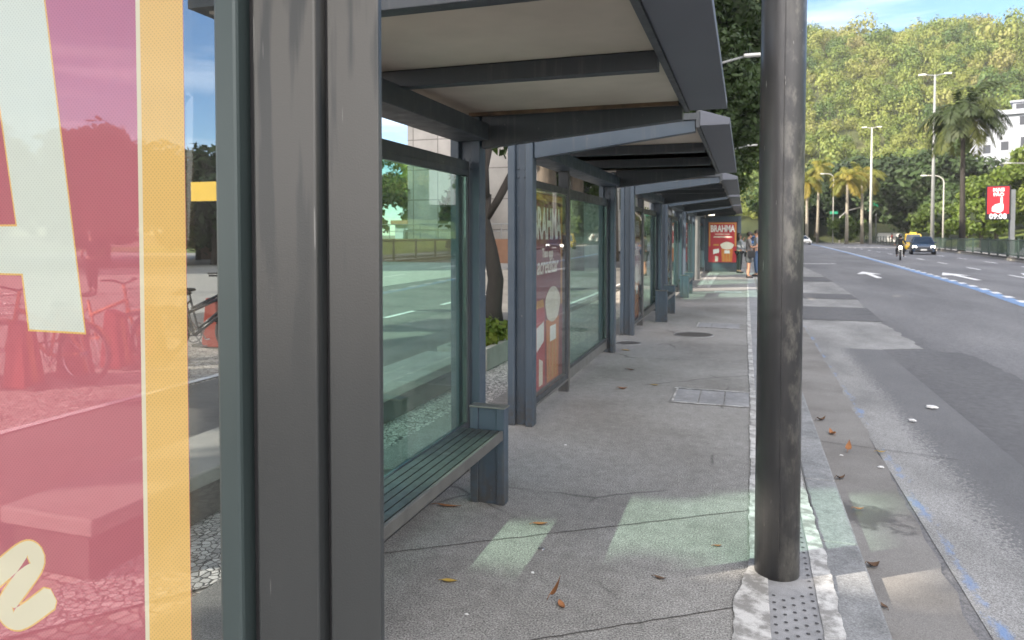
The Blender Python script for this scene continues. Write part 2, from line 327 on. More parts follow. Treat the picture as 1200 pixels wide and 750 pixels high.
M['seatedge'] = pm('bench_edge', (.13, .128, .122), (.09, .088, .085), 9, .5, .2, .1, 150)
M['glass'] = glass_mat('green_tinted_glass', (.68, .89, .815), 2.0)
M['clearglass'] = glass_mat('panel_glass', (.93, .96, .95), 1.45, .02)
M['smokeglass'] = glass_mat('smoked_glass', (.64, .67, .69), 1.5, .03)
M['redfilm'] = film_mat('red_vinyl', (.84, .28, .33), .44, .08)
M['palefilm'] = film_mat('pale_vinyl', (.80, .87, .77), .12, .12)
M['yelfilm'] = film_mat('yellow_vinyl', (.98, .66, .24), .18, .16)
M['edgefilm'] = film_mat('cream_vinyl', (.86, .82, .62), .1, 0)
M['maroon'] = pm('maroon_print', (.20, .03, .045), (.18, .026, .04), 3, .5)
M['redp'] = pm('red_print', (.42, .035, .05), (.38, .03, .04), 3, .5)
M['cream'] = pm('cream_print', (.72, .66, .56), (.66, .6, .5), 5, .5)
M['gold'] = pm('gold_print', (.55, .28, .07), (.45, .2, .05), 8, .5)
M['whitep'] = pm('white_print', (.78, .78, .76), (.7, .7, .68), 4, .5)
M['orangep'] = pm('orange_print', (.6, .2, .05), (.5, .14, .03), 4, .5)
def pole_mat():
    m, n, l, p, o = nodes('scuffed_steel_pole'); v = coords(n, l); vs = coords(n, l, (6, 6, .8))
    c = ramp(n, l, noise(n, l, vs, 1.6, 6, .6), [(.3, (.042, .043, .046)), (.55, (.062, .062, .064)), (.72, (.10, .098, .094))])
    s = n.new('ShaderNodeSeparateXYZ'); l.new(v, s.inputs[0])
    sm = ramp(n, l, noise(n, l, coords(n, l, (1, 1, .45)), 7, 9, .72), [(.49, 0), (.62, 1)])
    g = ramp(n, l, mth(n, l, 'MULTIPLY_ADD', s.outputs['X'], 7, .15), [(0.0, 0), (.5, 1)])
    c = mixc(n, l, mth(n, l, 'MULTIPLY', sm, mth(n, l, 'MULTIPLY', g, .75)), c, (.22, .212, .19))
    scr = ramp(n, l, noise(n, l, coords(n, l, (60, 60, 9)), 1, 3), [(.71, 0), (.73, 1)]); c = mixc(n, l, mth(n, l, 'MULTIPLY', scr, .5), c, (.45, .45, .43))
    l.new(c, p.inputs['Base Color']); l.new(ramp(n, l, noise(n, l, v, 12, 5), [(.3, .28), (.7, .5)]), p.inputs['Roughness']); p.inputs['Metallic'].default_value = .35
    bump(n, l, p, noise(n, l, v, 60, 5), .15, .003); return m
M['pole'] = pole_mat()
M['bark'] = pm('grey_bark', (.10, .082, .065), (.05, .042, .034), 7, .9, 0, .8, 20, (1, 1, .35))
M['darkbark'] = pm('dark_bark', (.034, .029, .025), (.02, .017, .015), 7, .9, 0, .8, 20, (1, 1, .35))
M['palmbark'] = pm('palm_trunk', (.30, .27, .22), (.2, .18, .14), 3, .9, 0, .5, 12, (.3, .3, 3))
M['leafdark'] = leaf_mat('dark_leaves', [(.022, .040, .016), (.035, .06, .02), (.05, .085, .025)], .25)
M['leafmid'] = leaf_mat('mid_leaves', [(.035, .065, .018), (.06, .10, .022), (.09, .13, .028)], .35)
M['leaflight'] = leaf_mat('light_leaves', [(.075, .125, .02), (.12, .17, .026), (.17, .20, .035)], .4)
M['forest'] = leaf_mat('forest_leaves', [(.055, .10, .026), (.105, .155, .034), (.165, .20, .042), (.205, .225, .055), (.19, .18, .065)], .24)
M['palmleaf'] = leaf_mat('palm_fronds', [(.10, .13, .028), (.19, .20, .038), (.34, .26, .05)], .45)
M['palmdark'] = leaf_mat('dark_palm_fronds', [(.022, .036, .016), (.04, .06, .02), (.14, .15, .035)], .35)
M['crowncore'] = pm('solid_core', (.02, .03, .012), (.012, .02, .008), 2, .95)
def stone():
    m, n, l, p, o = nodes('stone_panels'); v = coords(n, l); s = n.new('ShaderNodeSeparateXYZ'); l.new(v, s.inputs[0])
    cb = n.new('ShaderNodeCombineXYZ'); l.new(mth(n, l, 'ADD', s.outputs['X'], s.outputs['Y']), cb.inputs[0]); l.new(s.outputs['Z'], cb.inputs[1])
    b = n.new('ShaderNodeTexBrick'); l.new(cb.outputs[0], b.inputs['Vector']); b.inputs['Scale'].default_value = 1; b.inputs['Brick Width'].default_value = 1.7; b.inputs['Row Height'].default_value = 1.9
    b.offset = 0; b.inputs['Mortar Size'].default_value = .03; b.inputs['Color1'].default_value = (.40, .385, .36, 1); b.inputs['Color2'].default_value = (.45, .43, .405, 1); b.inputs['Mortar'].default_value = (.16, .15, .14, 1)
    l.new(mixc(n, l, 1, b.outputs['Color'], ramp(n, l, noise(n, l, v, .8, 6), [(.3, .8), (.7, 1.1)]), 'MULTIPLY'), p.inputs['Base Color']); p.inputs['Roughness'].default_value = .6; return m
M['stone'] = stone()
M['brownwall'] = pm('brown_planter', (.22, .12, .075), (.17, .09, .055), 2, .85, 0, .2, 30)
M['concrete'] = pm('cast_concrete', (.36, .345, .315), (.27, .26, .235), 3, .85, 0, .25, 60)
M['darkwall'] = pm('dark_concrete', (.10, .095, .085), (.07, .066, .06), 3, .9, 0, .2, 60)
M['whitewall'] = pm('white_render', (.31, .33, .37), (.27, .29, .33), .6, .8)
M['window'] = pm('dark_window', (.03, .035, .045), None, 2, .12)
M['plaster'] = pm('beige_render', (.42, .38, .32), (.36, .32, .27), .4, .85)
M['black'] = pm('black_rubber', (.018, .018, .02), None, 5, .7)
M['blackgloss'] = pm('black_gloss', (.02, .022, .026), None, 5, .25)
M['chrome'] = pm('bright_metal', (.55, .55, .55), (.4, .4, .4), 5, .25, .9)
M['lampgrey'] = pm('galvanised_pole', (.27, .28, .285), (.21, .22, .225), 3, .5, .2)
M['palepole'] = pm('pale_mast', (.40, .39, .36), (.32, .31, .29), 3, .55)
M['fence'] = pm('dark_green_fence', (.03, .055, .045), (.022, .042, .034), 3, .5)
M['carblue'] = pm('dark_blue_car', (.035, .055, .09), (.03, .048, .08), 3, .22)
M['caryel'] = pm('yellow_taxi', (.72, .46, .05), (.66, .42, .045), 3, .25)
M['carsilver'] = pm('grey_car', (.15, .18, .22), (.13, .16, .2), 3, .25)
M['vanwhite'] = pm('white_van', (.7, .7, .68), (.64, .64, .62), 3, .3)
M['carglass'] = pm('car_glass', (.02, .03, .045), None, 3, .06, spec=.8)
M['headlight'] = lamp_mat('headlight_on', (1, .96, .82), 5)
M['greensign'] = pm('green_sign', (.01, .25, .14), None, 4, .45)
M['reddock'] = pm('red_dock', (.26, .03, .014), (.22, .025, .012), 4, .4)
M['screenred'] = lamp_mat('lit_red_screen', (.75, .02, .03), .32)
M['screenwhite'] = lamp_mat('lit_white_screen', (.9, .88, .86), .34)
M['screenblack'] = pm('screen_black', (.015, .015, .018), None, 3, .3)
M['skin'] = pm('skin', (.36, .20, .13), (.32, .175, .11), 8, .55)
M['hair'] = pm('dark_hair', (.018, .013, .01), (.03, .022, .016), 30, .5)
def cloth(n, c): return pm(n, c, tuple(x * .8 for x in c), 12, .9, 0, .2, 200)
M['greyshirt'] = cloth('grey_top', (.22, .235, .26)); M['greyshirt2'] = cloth('grey_brown_shirt', (.19, .18, .18)); M['blacktr'] = cloth('black_trousers', (.018, .018, .022))
M['darkskirt'] = cloth('dark_grey_shorts', (.05, .06, .068)); M['jeans'] = cloth('blue_jeans', (.07, .12, .22)); M['blackjacket'] = cloth('black_jacket', (.02, .022, .025)); M['redshirt'] = cloth('red_shirt', (.55, .06, .04)); M['bagblack'] = pm('black_bag', (.015, .016, .02), None, 6, .45)
M['dryleaf'] = pm('dry_leaf', (.30, .13, .05), (.2, .08, .03), 30, .7)
M['yelleaf'] = pm('yellow_leaf', (.42, .30, .06), (.34, .2, .04), 30, .7)
M['brownleaf'] = pm('brown_leaf', (.12, .07, .04), (.08, .045, .028), 30, .8)
M['iron'] = pm('cast_iron', (.085, .08, .075), (.06, .056, .052), 20, .7, .2, .5, 60)
M['paper'] = pm('white_paper', (.7, .7, .7), None, 20, .7)

# ------------------------------------------------------------------ setting: ground, pavement, roads
def sheet(name, poly, z, mat, thick=0, sub=None):
    b = MB()
    if thick: b.prism(poly, z - thick, z)
    else: b.add([(x, y, z) for x, y in poly], [tuple(range(len(poly)))])
    o = b.build(name, mat, recalc=bool(thick)); tag(o, kind='structure'); return o
def jag(pts, amp, step=.05, seed=0, axis=0):
    r = random.Random(seed); out = []; cur = 0
    for (a, b) in zip(pts[:-1], pts[1:]):
        d = math.dist(a, b); k = max(1, int(d / step))
        for i in range(k):
            t = i / k; cur = cur * .6 + r.uniform(-amp, amp) * .7
            p = [a[0] + (b[0] - a[0]) * t, a[1] + (b[1] - a[1]) * t]; p[axis] += cur; out.append(tuple(p))
    out.append(pts[-1]); return out
ZR = -.06
sheet('ground', [(-900, -500), (1200, -500), (1200, 1500), (-900, 1500)], -.30, M['soil'])
sheet('pavement', [(-2.3, -6), (.38, -6), (.38, 120), (-2.3, 120)], 0, M['pave'], .28)
kb = MB()
y = -6.0
while y < 45:
    kb.box(.384, .575, y, y + .995, -.28, -.004); y += 1.0
kerb = tag(kb.build('kerb', M['kerb'], bev=.012), kind='structure')
# left edge of the main road: kerb line then drifting right with the bend
roadL = [(.58, -30), (.58, 45), (2.2, 110), (3, 160), (2, 300)]
roadR = [(13.2, -30), (14.2, 20), (15.55, 49), (17.3, 64), (18.7, 82.5), (19.8, 110), (22, 168), (22.5, 250), (22, 300)]
sheet('road', roadL + roadR[::-1], ZR, M['asphalt'], .2)
sheet('pavement_far', [(.382, 45.01), (2.15, 110), (2.9, 160), (1.9, 300), (-4, 300), (-2.3, 120.01), (.382, 120.01)], -.004, M['pave'], .2)
# worn pale bus-bay strip with patches
worn = [(1.9, -6), (1.9, 11.35), (2.52, 11.6)] + jag([(2.5, 11.6), (2.45, 14.9), (2.6, 18)], .04, .1, 4) + [(2.82, 21), (3.0, 32), (2.8, 45)]
sheet('worn_lane', [(.98, 45), (.98, -6)] + worn, ZR + .004, M['worn'])
sheet('gutter', [(.578, -6)] + jag([(.98, -6), (.93, 3), (1.0, 8), (1.02, 45)], .02, .1, 5) + [(.578, 45)], ZR + .008, M['gutter'])
sheet('road_patch', [(1.03, 14.9), (2.50, 14.9), (2.62, 17.6), (1.03, 17.6)], ZR + .012, M['asphalt2'])
sheet('road_patch', [(1.03, 19.8), (2.75, 19.8), (2.8, 21.5), (1.03, 21.5)], ZR + .012, M['asphalt2'])
sheet('road_patch', [(1.03, 27), (2.95, 27), (2.96, 30), (1.03, 30)], ZR + .012, M['asphalt2'])
sheet('road_patch', [(1.901, -4), (1.901, 11.3)] + [(2.9, 11.38)] + jag([(3.0, 11), (3.05, 8.5), (2.85, 6), (3.0, 3), (3, -4)], .03, .06, 9), ZR + .004, M['asphalt2'])
def band(name, ctr, w, z, mat):
    Lp = []; Rp = []
    for i, (x, y) in enumerate(ctr):
        a = Vector(ctr[max(i - 1, 0)]); b = Vector(ctr[min(i + 1, len(ctr) - 1)]); d = (b - a).normalized(); nrm = Vector((d.y, -d.x)) * w / 2
        Lp.append((x - nrm.x, y - nrm.y)); Rp.append((x + nrm.x, y + nrm.y))
    return sheet(name, Lp + Rp[::-1], z, mat)
BL = [(5.2, -5), (5.85, 10), (6.3, 19.7), (6.74, 24.5), (7.05, 30.7), (7.6, 41.7), (8.75, 66), (10.6, 115), (11.9, 170), (11.5, 290)]
band('blue_lane_line', BL, .34, ZR + .004, M['blue'])
def along(ctr, s):
    for a, b in zip(ctr[:-1], ctr[1:]):
        d = math.dist(a, b)
        if s <= d: t = s / d; return (a[0] + (b[0] - a[0]) * t, a[1] + (b[1] - a[1]) * t)
        s -= d
    return ctr[-1]
s = 18
while s < 120:
    p, q = along(BL, s), along(BL, s + .62); band('white_dash', [(p[0] + .16, p[1]), (q[0] + .16, q[1])], .20, ZR + .008, M['whiteroad']); s += 1.45
for offx, s0, step in ((3.1, 22, 7.2), (6.0, 24, 7.2)):
    s = s0
    while s < 130:
        p, q = along(BL, s), along(BL, s + 2.6); band('lane_dash', [(p[0] + offx, p[1]), (q[0] + offx, q[1])], .14, ZR + .008, M['whiteroad']); s += step
def arrow(cx, cy, sc=1.0):
    h = [(-.09, -2.2), (.09, -2.2), (.10, .4), (.42, .3), (0, 2.2), (-.42, .3), (-.10, .4)]
    sheet('arrow_marking', [(cx + x * sc + .03 * y, cy + y * sc) for x, y in h], ZR + .008, M['whiteroad'])
arrow(4.95, 32.5, 1.15); arrow(8.15, 32.5, 1.25); arrow(11.2, 33.5)
sheet('stop_line', [(1.1, 43), (4.9, 43.6), (4.9, 44.0), (1.1, 43.4)], ZR + .015, M['whiteroad'])
# pavement markings: white strips with ragged edges either side of the tactile strip
sheet('tactile_strip', [(.10, -6), (.33, -6), (.33, 60), (.10, 60)], .004, M['tile'])
sheet('white_paint_strip', jag([(-.02, -6), (-.03, 3.2), (.035, 3.6), (.06, 7), (.05, 13), (.08, 24)], .007, .03, 21) + jag([(.112, 24), (.112, -6)], .004, .1, 22), .008, M['white'])
sheet('white_paint_strip', jag([(.315, -6), (.315, 8)], .004, .1, 23) + jag([(.36, 8), (.365, 5), (.385, 4.3), (.40, 3.5), (.395, 3.2), (.40, -6)], .008, .03, 24), .0085, M['white'])
dj = pm('joint_dirt', (.06, .055, .05), None, 9, .9)
for k, (a, b_) in enumerate((((-1.75, 3.1), (.03, 4.28)), ((-.9, 2.55), (.0, 3.16)), ((-2.2, 9.1), (.05, 9.3)), ((-2.2, 15.8), (.06, 15.9)), ((.585, 6.1), (1.5, 5.9)), ((.585, 2.9), (1.6, 2.75)))):
    z = .0035 if b_[0] < .5 else ZR + .0135
    sheet('joint', jag([a, b_], .006, .03, k, 1) + [(p[0], p[1] + .007) for p in jag([a, b_], .006, .03, k, 1)[::-1]], z, dj)
db = MB()
for i in range(34):
    for k in range(5):
        cx, cy = .135 + k * .040, 2.3 + i * .062 + .031 * (k % 2)
        if math.hypot(cx - .155, cy - 3.44) < .13: continue
        db.add([(cx + .0085 * math.cos(a * math.pi / 3), cy + .0085 * math.sin(a * math.pi / 3), .0068) for a in range(6)], [tuple(range(6))])
tag(db.build('tactile_dots', pm('dot_hole', (.07, .07, .075), None, 9, .9), recalc=False), kind='structure')
tb = MB()
for (y0, y1) in ((6.86, 7.5), (12.55, 13.25), (20.3, 20.9)):
    for k in range(3):
        tb.box(-.64 + k * .235 - (.13 if y0 > 10 else 0), -.64 + (k + 1) * .235 - .012 - (.13 if y0 > 10 else 0), y0 + .03, y1 - .03, -.02, .005)
tag(tb.build('paving_tiles', M['tile']), kind='structure')
for (y0, y1) in ((6.86, 7.5), (12.55, 13.25), (20.3, 20.9)):
    dx = .13 if y0 > 10 else 0
    for yy in (y0, y1): sheet('white_joint', jag([(-.68 - dx, yy - .012), (.06, yy - .012)], .006, .06, int(yy * 9), 1) + jag([(.06, yy + .02), (-.68 - dx, yy + .02)], .006, .06, int(yy * 7), 1), .0075, M['white'])
    sheet('white_joint', [(-.66 - dx, y0), (-.64 - dx, y0), (-.64 - dx, y1), (-.66 - dx, y1)], .0072, M['white'])
for x0, x1 in ((-1.36, -1.44), (-1.1, -1.12)):
    sheet('white_stripe', [(x0, 22.1), (x0 + .1, 22.1), (x1 + .11, 30.6), (x1, 30.6)], .006, M['white'])
sheet('drain_paving', [(-1.24, 22.1), (-1.10, 22.1), (-1.12, 30.6), (-1.33, 30.6)], .005, M['pebble'])
# left side: cobble strip, plaza, lane
sheet('cobble_pavement', [(-9.9, -8), (-2.304, -8), (-2.304, 60), (-3.45, 60), (-3.45, 9.6), (-9.9, 9.6)], -.02, M['cobble'], .25)
sheet('lane_left', [(-5.62, -8), (-3.5, -8), (-3.5, 60), (-10.6, 60), (-10.6, 9.4), (-5.62, 9.4)], -.012, M['asphleft'])
sheet('pebble_bed', [(-2.95, 1.8), (-2.32, 2.6), (-2.2, 4.4), (-2.32, 9.5), (-2.95, 9.5)], -.008, M['pebble'])
sheet('dark_paving', [(-2.55, 3.6), (-2.2, 3.7), (-2.2, 6.2), (-2.5, 6.0)], .002, M['pave'])
band('white_lane_line', [(-5.74, -8), (-5.72, 9.3)], .10, -.005, M['whiteroad'])
for y0 in (9.8, 12.2, 14.9, 17.6): band('left_lane_dash', [(-6.6, y0), (-6.62, y0 + 1.3)], .12, -.005, M['whiteroad'])
band('left_lane_edge', [(-3.85, 9.6), (-3.85, 26)], .1, -.005, M['whiteroad'])
sheet('far_pavement', [(-60, -8), (-10.6, -8), (-10.6, 60), (-60, 60)], .0, M['concrete'], .2)
sheet('plaza', [(-40, -8), (-9.9, -8), (-9.9, 9.3), (-40, 34)], .006, M['cobble'])
# right side: opposite carriageway, verge, lawn slope, hill
sheet('median', [(p[0] + .02, p[1]) for p in roadR] + [(p[0] + 1.6, p[1]) for p in roadR[::-1]], .06, M['concrete'], .3)
sheet('road_opposite', [(p[0] + 1.65, p[1]) for p in roadR] + [(p[0] + 11, p[1]) for p in roadR[::-1]], -.05, M['asphalt'], .2)
# ------------------------------------------------------------------ hill (terrain) and lawn
def terr_h(X, Y):
    # lawn bank rising behind the far carriageway, then the steep hill
    toe = 24 + .045 * np.maximum(Y - 20, 0)
    d = X - toe
    bank = np.clip(d, 0, 30) * .16
    crest = 85 - .20 * np.clip(X, -200, 160) + 1.2 * np.sin(X * .045 + 1.0) + 1.0 * np.sin(X * .11)
    t = np.clip((Y + .25 * X - 165) / 150, 0, 1); s = t * t * (3 - 2 * t)
    t2 = np.clip((X - 75 - .0 * Y) / 120, 0, 1); s2 = t2 * t2 * (3 - 2 * t2)
    h = bank + np.maximum(s * (crest - 4), s2 * 45)
    left = np.clip((X + 60) / 40, 0, 1)
    return h * np.where(Y > 150, np.where(X < -20, left, 1), np.clip(d, 0, 1))
xs = np.linspace(-120, 380, 126); ys = np.linspace(-40, 460, 126); XX, YY = np.meshgrid(xs, ys); ZZ = terr_h(XX, YY) - .12
vs = np.stack([XX.ravel(), YY.ravel(), ZZ.ravel()], 1).tolist(); nx = len(xs)
fs = [(j * nx + i, j * nx + i + 1, (j + 1) * nx + i + 1, (j + 1) * nx + i) for j in range(len(ys) - 1) for i in range(nx - 1)
      if not (ys[j] < 112 and xs[i + 1] < 22)]
hill_faces = []; lawn_faces = []
for f in fs:
    c = np.mean([vs[i] for i in f], axis=0); (lawn_faces if (c[1] < 150 and c[2] < 6) else hill_faces).append(f)
def grid(name, fl, mat):
    o = MB().add(vs, fl).build(name, mat, smooth=True, recalc=False)
    bm = bmesh.new(); bm.from_mesh(o.data); bmesh.ops.delete(bm, geom=[v for v in bm.verts if not v.link_faces], context='VERTS'); bm.to_mesh(o.data); bm.free(); tag(o, kind='structure')
grid('hill', hill_faces, M['forestfloor']); grid('lawn', lawn_faces, M['grass'])

# ------------------------------------------------------------------ foliage
def leaf_cloud(centers, radii, n_per, size, flat=.8, tint0=.5, tvar=.25, seed=1, shell=.55, asp=.55, rnd=.55):
    g = np.random.default_rng(seed); V = []; T = []
    for c, r in zip(centers, radii):
        d = g.normal(size=(n_per, 3)); d /= np.linalg.norm(d, axis=1, keepdims=True)
        rad = r * (shell + (1 - shell) * g.random((n_per, 1)) ** .6) * (1 + .12 * g.normal(size=(n_per, 1)))
        p = np.asarray(c) + d * rad * np.array([1, 1, flat])
        nrm = d * .8 + g.normal(size=(n_per, 3)) * rnd + np.array([0, 0, .35]); nrm /= np.linalg.norm(nrm, axis=1, keepdims=True)
        a = np.cross(nrm, g.normal(size=(n_per, 3))); a /= np.linalg.norm(a, axis=1, keepdims=True); b = np.cross(nrm, a)
        sz = size * (.6 + .8 * g.random((n_per, 1)))
        q = np.stack([p - a * sz, p - b * sz * asp, p + a * sz, p + b * sz * asp], 1); V.append(q.reshape(-1, 3))
        ct = tint0 + g.normal() * tvar * .6
        T.append(np.repeat(np.clip(ct + g.normal(size=n_per) * tvar * .5, 0, 1), 4))
    return np.concatenate(V), np.concatenate(T)
def quads_mesh(name, V, T, mat, parent=None):
    me = bpy.data.meshes.new(name); nv = len(V); nf = nv // 4; off = np.array(origin(parent))
    me.vertices.add(nv); me.vertices.foreach_set('co', (V - off).astype(np.float32).ravel())
    me.loops.add(nv); me.loops.foreach_set('vertex_index', np.arange(nv, dtype=np.int32))
    me.polygons.add(nf); me.polygons.foreach_set('loop_start', np.arange(0, nv, 4, dtype=np.int32))
    a = me.attributes.new('tint', 'FLOAT', 'POINT'); a.data.foreach_set('value', T.astype(np.float32))
    me.update(calc_edges=True); me.materials.append(mat)
    o = bpy.data.objects.new(name, me); COL.objects.link(o); o.parent = parent; return o
def crown_clumps(c, rx, ry, rz, n, rmin, rmax, seed, power=2.0):
    g = np.random.default_rng(seed); C = []; Rr = []
    while len(C) < n:
        p = g.uniform(-1, 1, 3)
        q = (abs(p) ** power).sum()
        if q > 1 or q < .25: continue
        C.append((c[0] + p[0] * rx, c[1] + p[1] * ry, c[2] + p[2] * rz)); Rr.append(g.uniform(rmin, rmax))
    return C, Rr
def limbs(base, top, r0, C, n, seed, lean=0):
    g = random.Random(seed); b = MB(); base = Vector(base); top = Vector(top)
    k = [base + (top - base) * t + Vector((math.sin(t * 5 + seed) * lean, math.cos(t * 4 + seed) * lean, 0)) * (t * (1.3 - t)) for t in (0, .2, .4, .6, .8, 1)]
    b.tube(k, [r0 * 1.35, r0, r0 * .92, r0 * .8, r0 * .62, r0 * .35], 10)
    for i in range(n):
        c = Vector(C[g.randrange(len(C))]); t = g.choice((.5, .6, .75, .9)); st = base + (top - base) * t
        md = st.lerp(c, .5) + Vector((g.uniform(-.4, .4), g.uniform(-.4, .4), g.uniform(.1, .6)))
        b.tube([st, md, c], [r0 * .42, r0 * .26, r0 * .08], 7)
    return b
def tree(name, label, base, h, rx, ry, rz, mat, n=40, per=120, leaf=.3, r0=.3, seed=1, rc=(.9, 1.7), tint=.5, group=None, bark=None, core=0, power=2.0, cz=None, lean=.3, nl=9, off=(0, 0)):
    t = thing(name, label, 'tree', base, group)
    cz = base[2] + h - rz if cz is None else cz
    c = (base[0] + off[0], base[1] + off[1], cz); C, Rr = crown_clumps(c, rx, ry, rz, n, *rc, seed, power)
    limbs(base, (c[0], c[1], cz + rz * .4), r0, C, nl, seed, lean).build('trunk', bark or M['bark'], t, smooth=True)
    V, T = leaf_cloud(C, Rr, per, leaf, .85, tint, .25, seed + 5); o = quads_mesh('crown', V, T, mat, t)
    if core:  # solid core added so no sun leaks through the crown
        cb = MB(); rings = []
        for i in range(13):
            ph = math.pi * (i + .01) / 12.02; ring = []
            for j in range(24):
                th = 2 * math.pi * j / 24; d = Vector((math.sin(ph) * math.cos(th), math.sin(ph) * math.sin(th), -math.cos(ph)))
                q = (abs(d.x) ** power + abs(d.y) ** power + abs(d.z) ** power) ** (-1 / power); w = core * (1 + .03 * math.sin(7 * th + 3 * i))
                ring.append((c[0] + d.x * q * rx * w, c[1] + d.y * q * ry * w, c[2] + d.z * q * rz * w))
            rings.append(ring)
        cb.loft(rings); k = cb.build('solid_core', M['crowncore'], t, smooth=True)
    return t
# forest on the hill: one uncountable mass made of thousands of crowns
g = np.random.default_rng(3); TV = []
for k in range(9):
    C, Rr = crown_clumps((0, 0, 0), .8, .8, .55, 14, .32, .56, 100 + k); v, t = leaf_cloud(C, Rr, 64, .070, .85, .5, .12, 200 + k, .82, .85, .13); TV.append((v, t))
FV = []; FT = []; count = 0; PL = []
for _ in range(60000):
    if count >= 2500: break
    X = g.uniform(-70, 230); Y = g.uniform(128, 345)
    if abs(X / Y) > .95: pass
    z = float(terr_h(np.array(X), np.array(Y)))
    if z < 5 or (X < 20 and Y < 170): continue
    if X / Y < -.12 or X / Y > .62: continue
    r = 2.3 + 3.6 * g.random() ** 1.5
    if any((X - q[0]) ** 2 + (Y - q[1]) ** 2 < ((r + q[2]) * .66) ** 2 for q in PL): continue
    PL.append((X, Y, r))
    v, t = TV[g.integers(9)]; a = g.uniform(0, 6.28); ca, sa = math.cos(a), math.sin(a)
    w = v @ np.array([[ca, -sa, 0], [sa, ca, 0], [0, 0, 1]]).T * np.array([r, r, r * g.uniform(1.0, 1.6)])
    FV.append(w + np.array([X, Y, z + r * .75])); big = .5 + .5 * math.sin(X * .05 + 2) * math.cos(Y * .04)
    FT.append(np.clip(t + g.normal() * .26 + (.08 * big - .04), 0, 1)); count += 1
fo = quads_mesh('hillside_forest', np.concatenate(FV), np.concatenate(FT), M['forest']); tag(fo, 'sunlit mixed forest covering the steep hillside', 'forest', kind='stuff')

# ------------------------------------------------------------------ lettering
def text_mb(txt, size, place, bold=0, shear=0, depth=.002, sx=1, align='CENTER', spacing=1.0):
    cu = bpy.data.curves.new('t', 'FONT'); cu.body = txt; cu.size = size; cu.extrude = depth; cu.offset = bold; cu.shear = shear; cu.align_x = align; cu.align_y = 'CENTER'; cu.space_character = spacing; cu.resolution_u = 3
    o = bpy.data.objects.new('t', cu); COL.objects.link(o); dg = bpy.context.evaluated_depsgraph_get(); me = bpy.data.meshes.new_from_object(o.evaluated_get(dg))
    b = MB().add([place(v.co.x * sx, v.co.y, v.co.z) for v in me.vertices], [tuple(p.vertices) for p in me.polygons])
    bpy.data.objects.remove(o); bpy.data.meshes.remove(me); bpy.data.curves.remove(cu); return b
def face_px(x, yc, zc): return lambda a, b, c: (x + c, yc + a, zc + b)      # sign on a wall facing the road
def face_my(y, xc, zc): return lambda a, b, c: (xc + a, y - c, zc + b)      # sign facing back along the pavement
def beer_poster(P, w, h, parent, headline, sub, mat_bg):
    """printed beer advert, P(a, b, c): a across, b up, c out of the sheet; centred"""
    def rect(a0, a1, b0, b1, c0, c1): 
        pts = [(a0, b0), (a1, b0), (a1, b1), (a0, b1)]
        return MB().hexa([P(a, b, c0) for a, b in pts], [P(a, b, c1) for a, b in pts])
    po = rect(-w / 2, w / 2, -h / 2, h / 2, -.004, 0).build('poster', mat_bg, parent)
    k = w / 1.15
    b = MB()
    for q in (rect(-w / 2 + .015, -w / 2 + .075 * k, -h * .1, h / 2 - .015, 0, .0015), rect(w / 2 - .075 * k, w / 2 - .015, -h * .1, h / 2 - .015, 0, .0015), rect(-w / 2 + .08 * k, w / 2 - .08 * k, h / 2 - .07 * k, h / 2 - .015, 0, .0015)): b.add(q.v, q.f)
    b.build('printed_border', M['gold'], po)
    text_mb(headline, .40 * k, lambda x, y, z: P(x, h * .335 + y, z + .002), .012, 0, .001, .62).build('lettering', M['whitep'], po)
    if sub:
        for i, (tx, sz, yy, sh) in enumerate(sub): text_mb(tx, sz * k, lambda x, y, z, yy=yy: P(x, h * yy + y, z + .002), .003, sh, .001, .9).build('lettering', M['cream'], po)
    else:
        b = MB()
        for yy, ww, hh in ((.205, .62, .035), (.135, .72, .06)):
            r = random.Random(5); x = -ww / 2 * k
            while x < ww / 2 * k: d = r.uniform(.025, .05) * k; q = rect(x, x + d, h * yy - hh * k / 2, h * yy + hh * k / 2, 0, .0015); b.add(q.v, q.f); x += d + .014 * k
        b.build('lettering', M['cream'], po)
    # can and glass of beer with a head of foam
    def blob(pts, m, nm, c=.003):
        n = len(pts); MB().add([P(a * k, bb * h, 0) for a, bb in pts] + [P(a * k, bb * h, c) for a, bb in pts], [tuple(range(n, 2 * n))] + [(i, (i + 1) % n, n + (i + 1) % n, n + i) for i in range(n)]).build(nm, m, po)
    blob([(-.42, -.49), (-.10, -.49), (-.10, -.12), (-.14, -.08), (-.38, -.08), (-.42, -.12)], M['redp'], 'printed_can', .003)
    blob([(-.38, -.30), (-.14, -.26), (-.14, -.16), (-.38, -.18)], M['whitep'], 'can_label', .0045)
    blob([(-.30, -.48), (-.18, -.48), (-.18, -.36), (-.30, -.34)], M['cream'], 'can_label', .0045)
    blob([(-.39, -.085), (-.13, -.085), (-.16, -.045), (-.36, -.045)], M['gold'], 'can_rim', .0035)
    blob([(-.02, -.49), (.40, -.49), (.43, -.16), (-.05, -.16)], M['orangep'], 'printed_glass', .003)
    for a in (.03, .15, .27): blob([(a, -.48), (a + .05, -.48), (a + .05, -.24), (a, -.24)], M['gold'], 'glass_highlight', .0045)
    blob([(.08, -.28), (.30, -.28), (.30, -.20), (.08, -.20)], M['whitep'], 'glass_label', .0055)
    blob([(.19 + .27 * math.cos(t) * (1 + .05 * math.sin(5 * t)), -.085 + .095 * math.sin(t)) for t in [i * math.pi / 12 for i in range(24)]], M['cream'], 'printed_foam', .005)
    return po

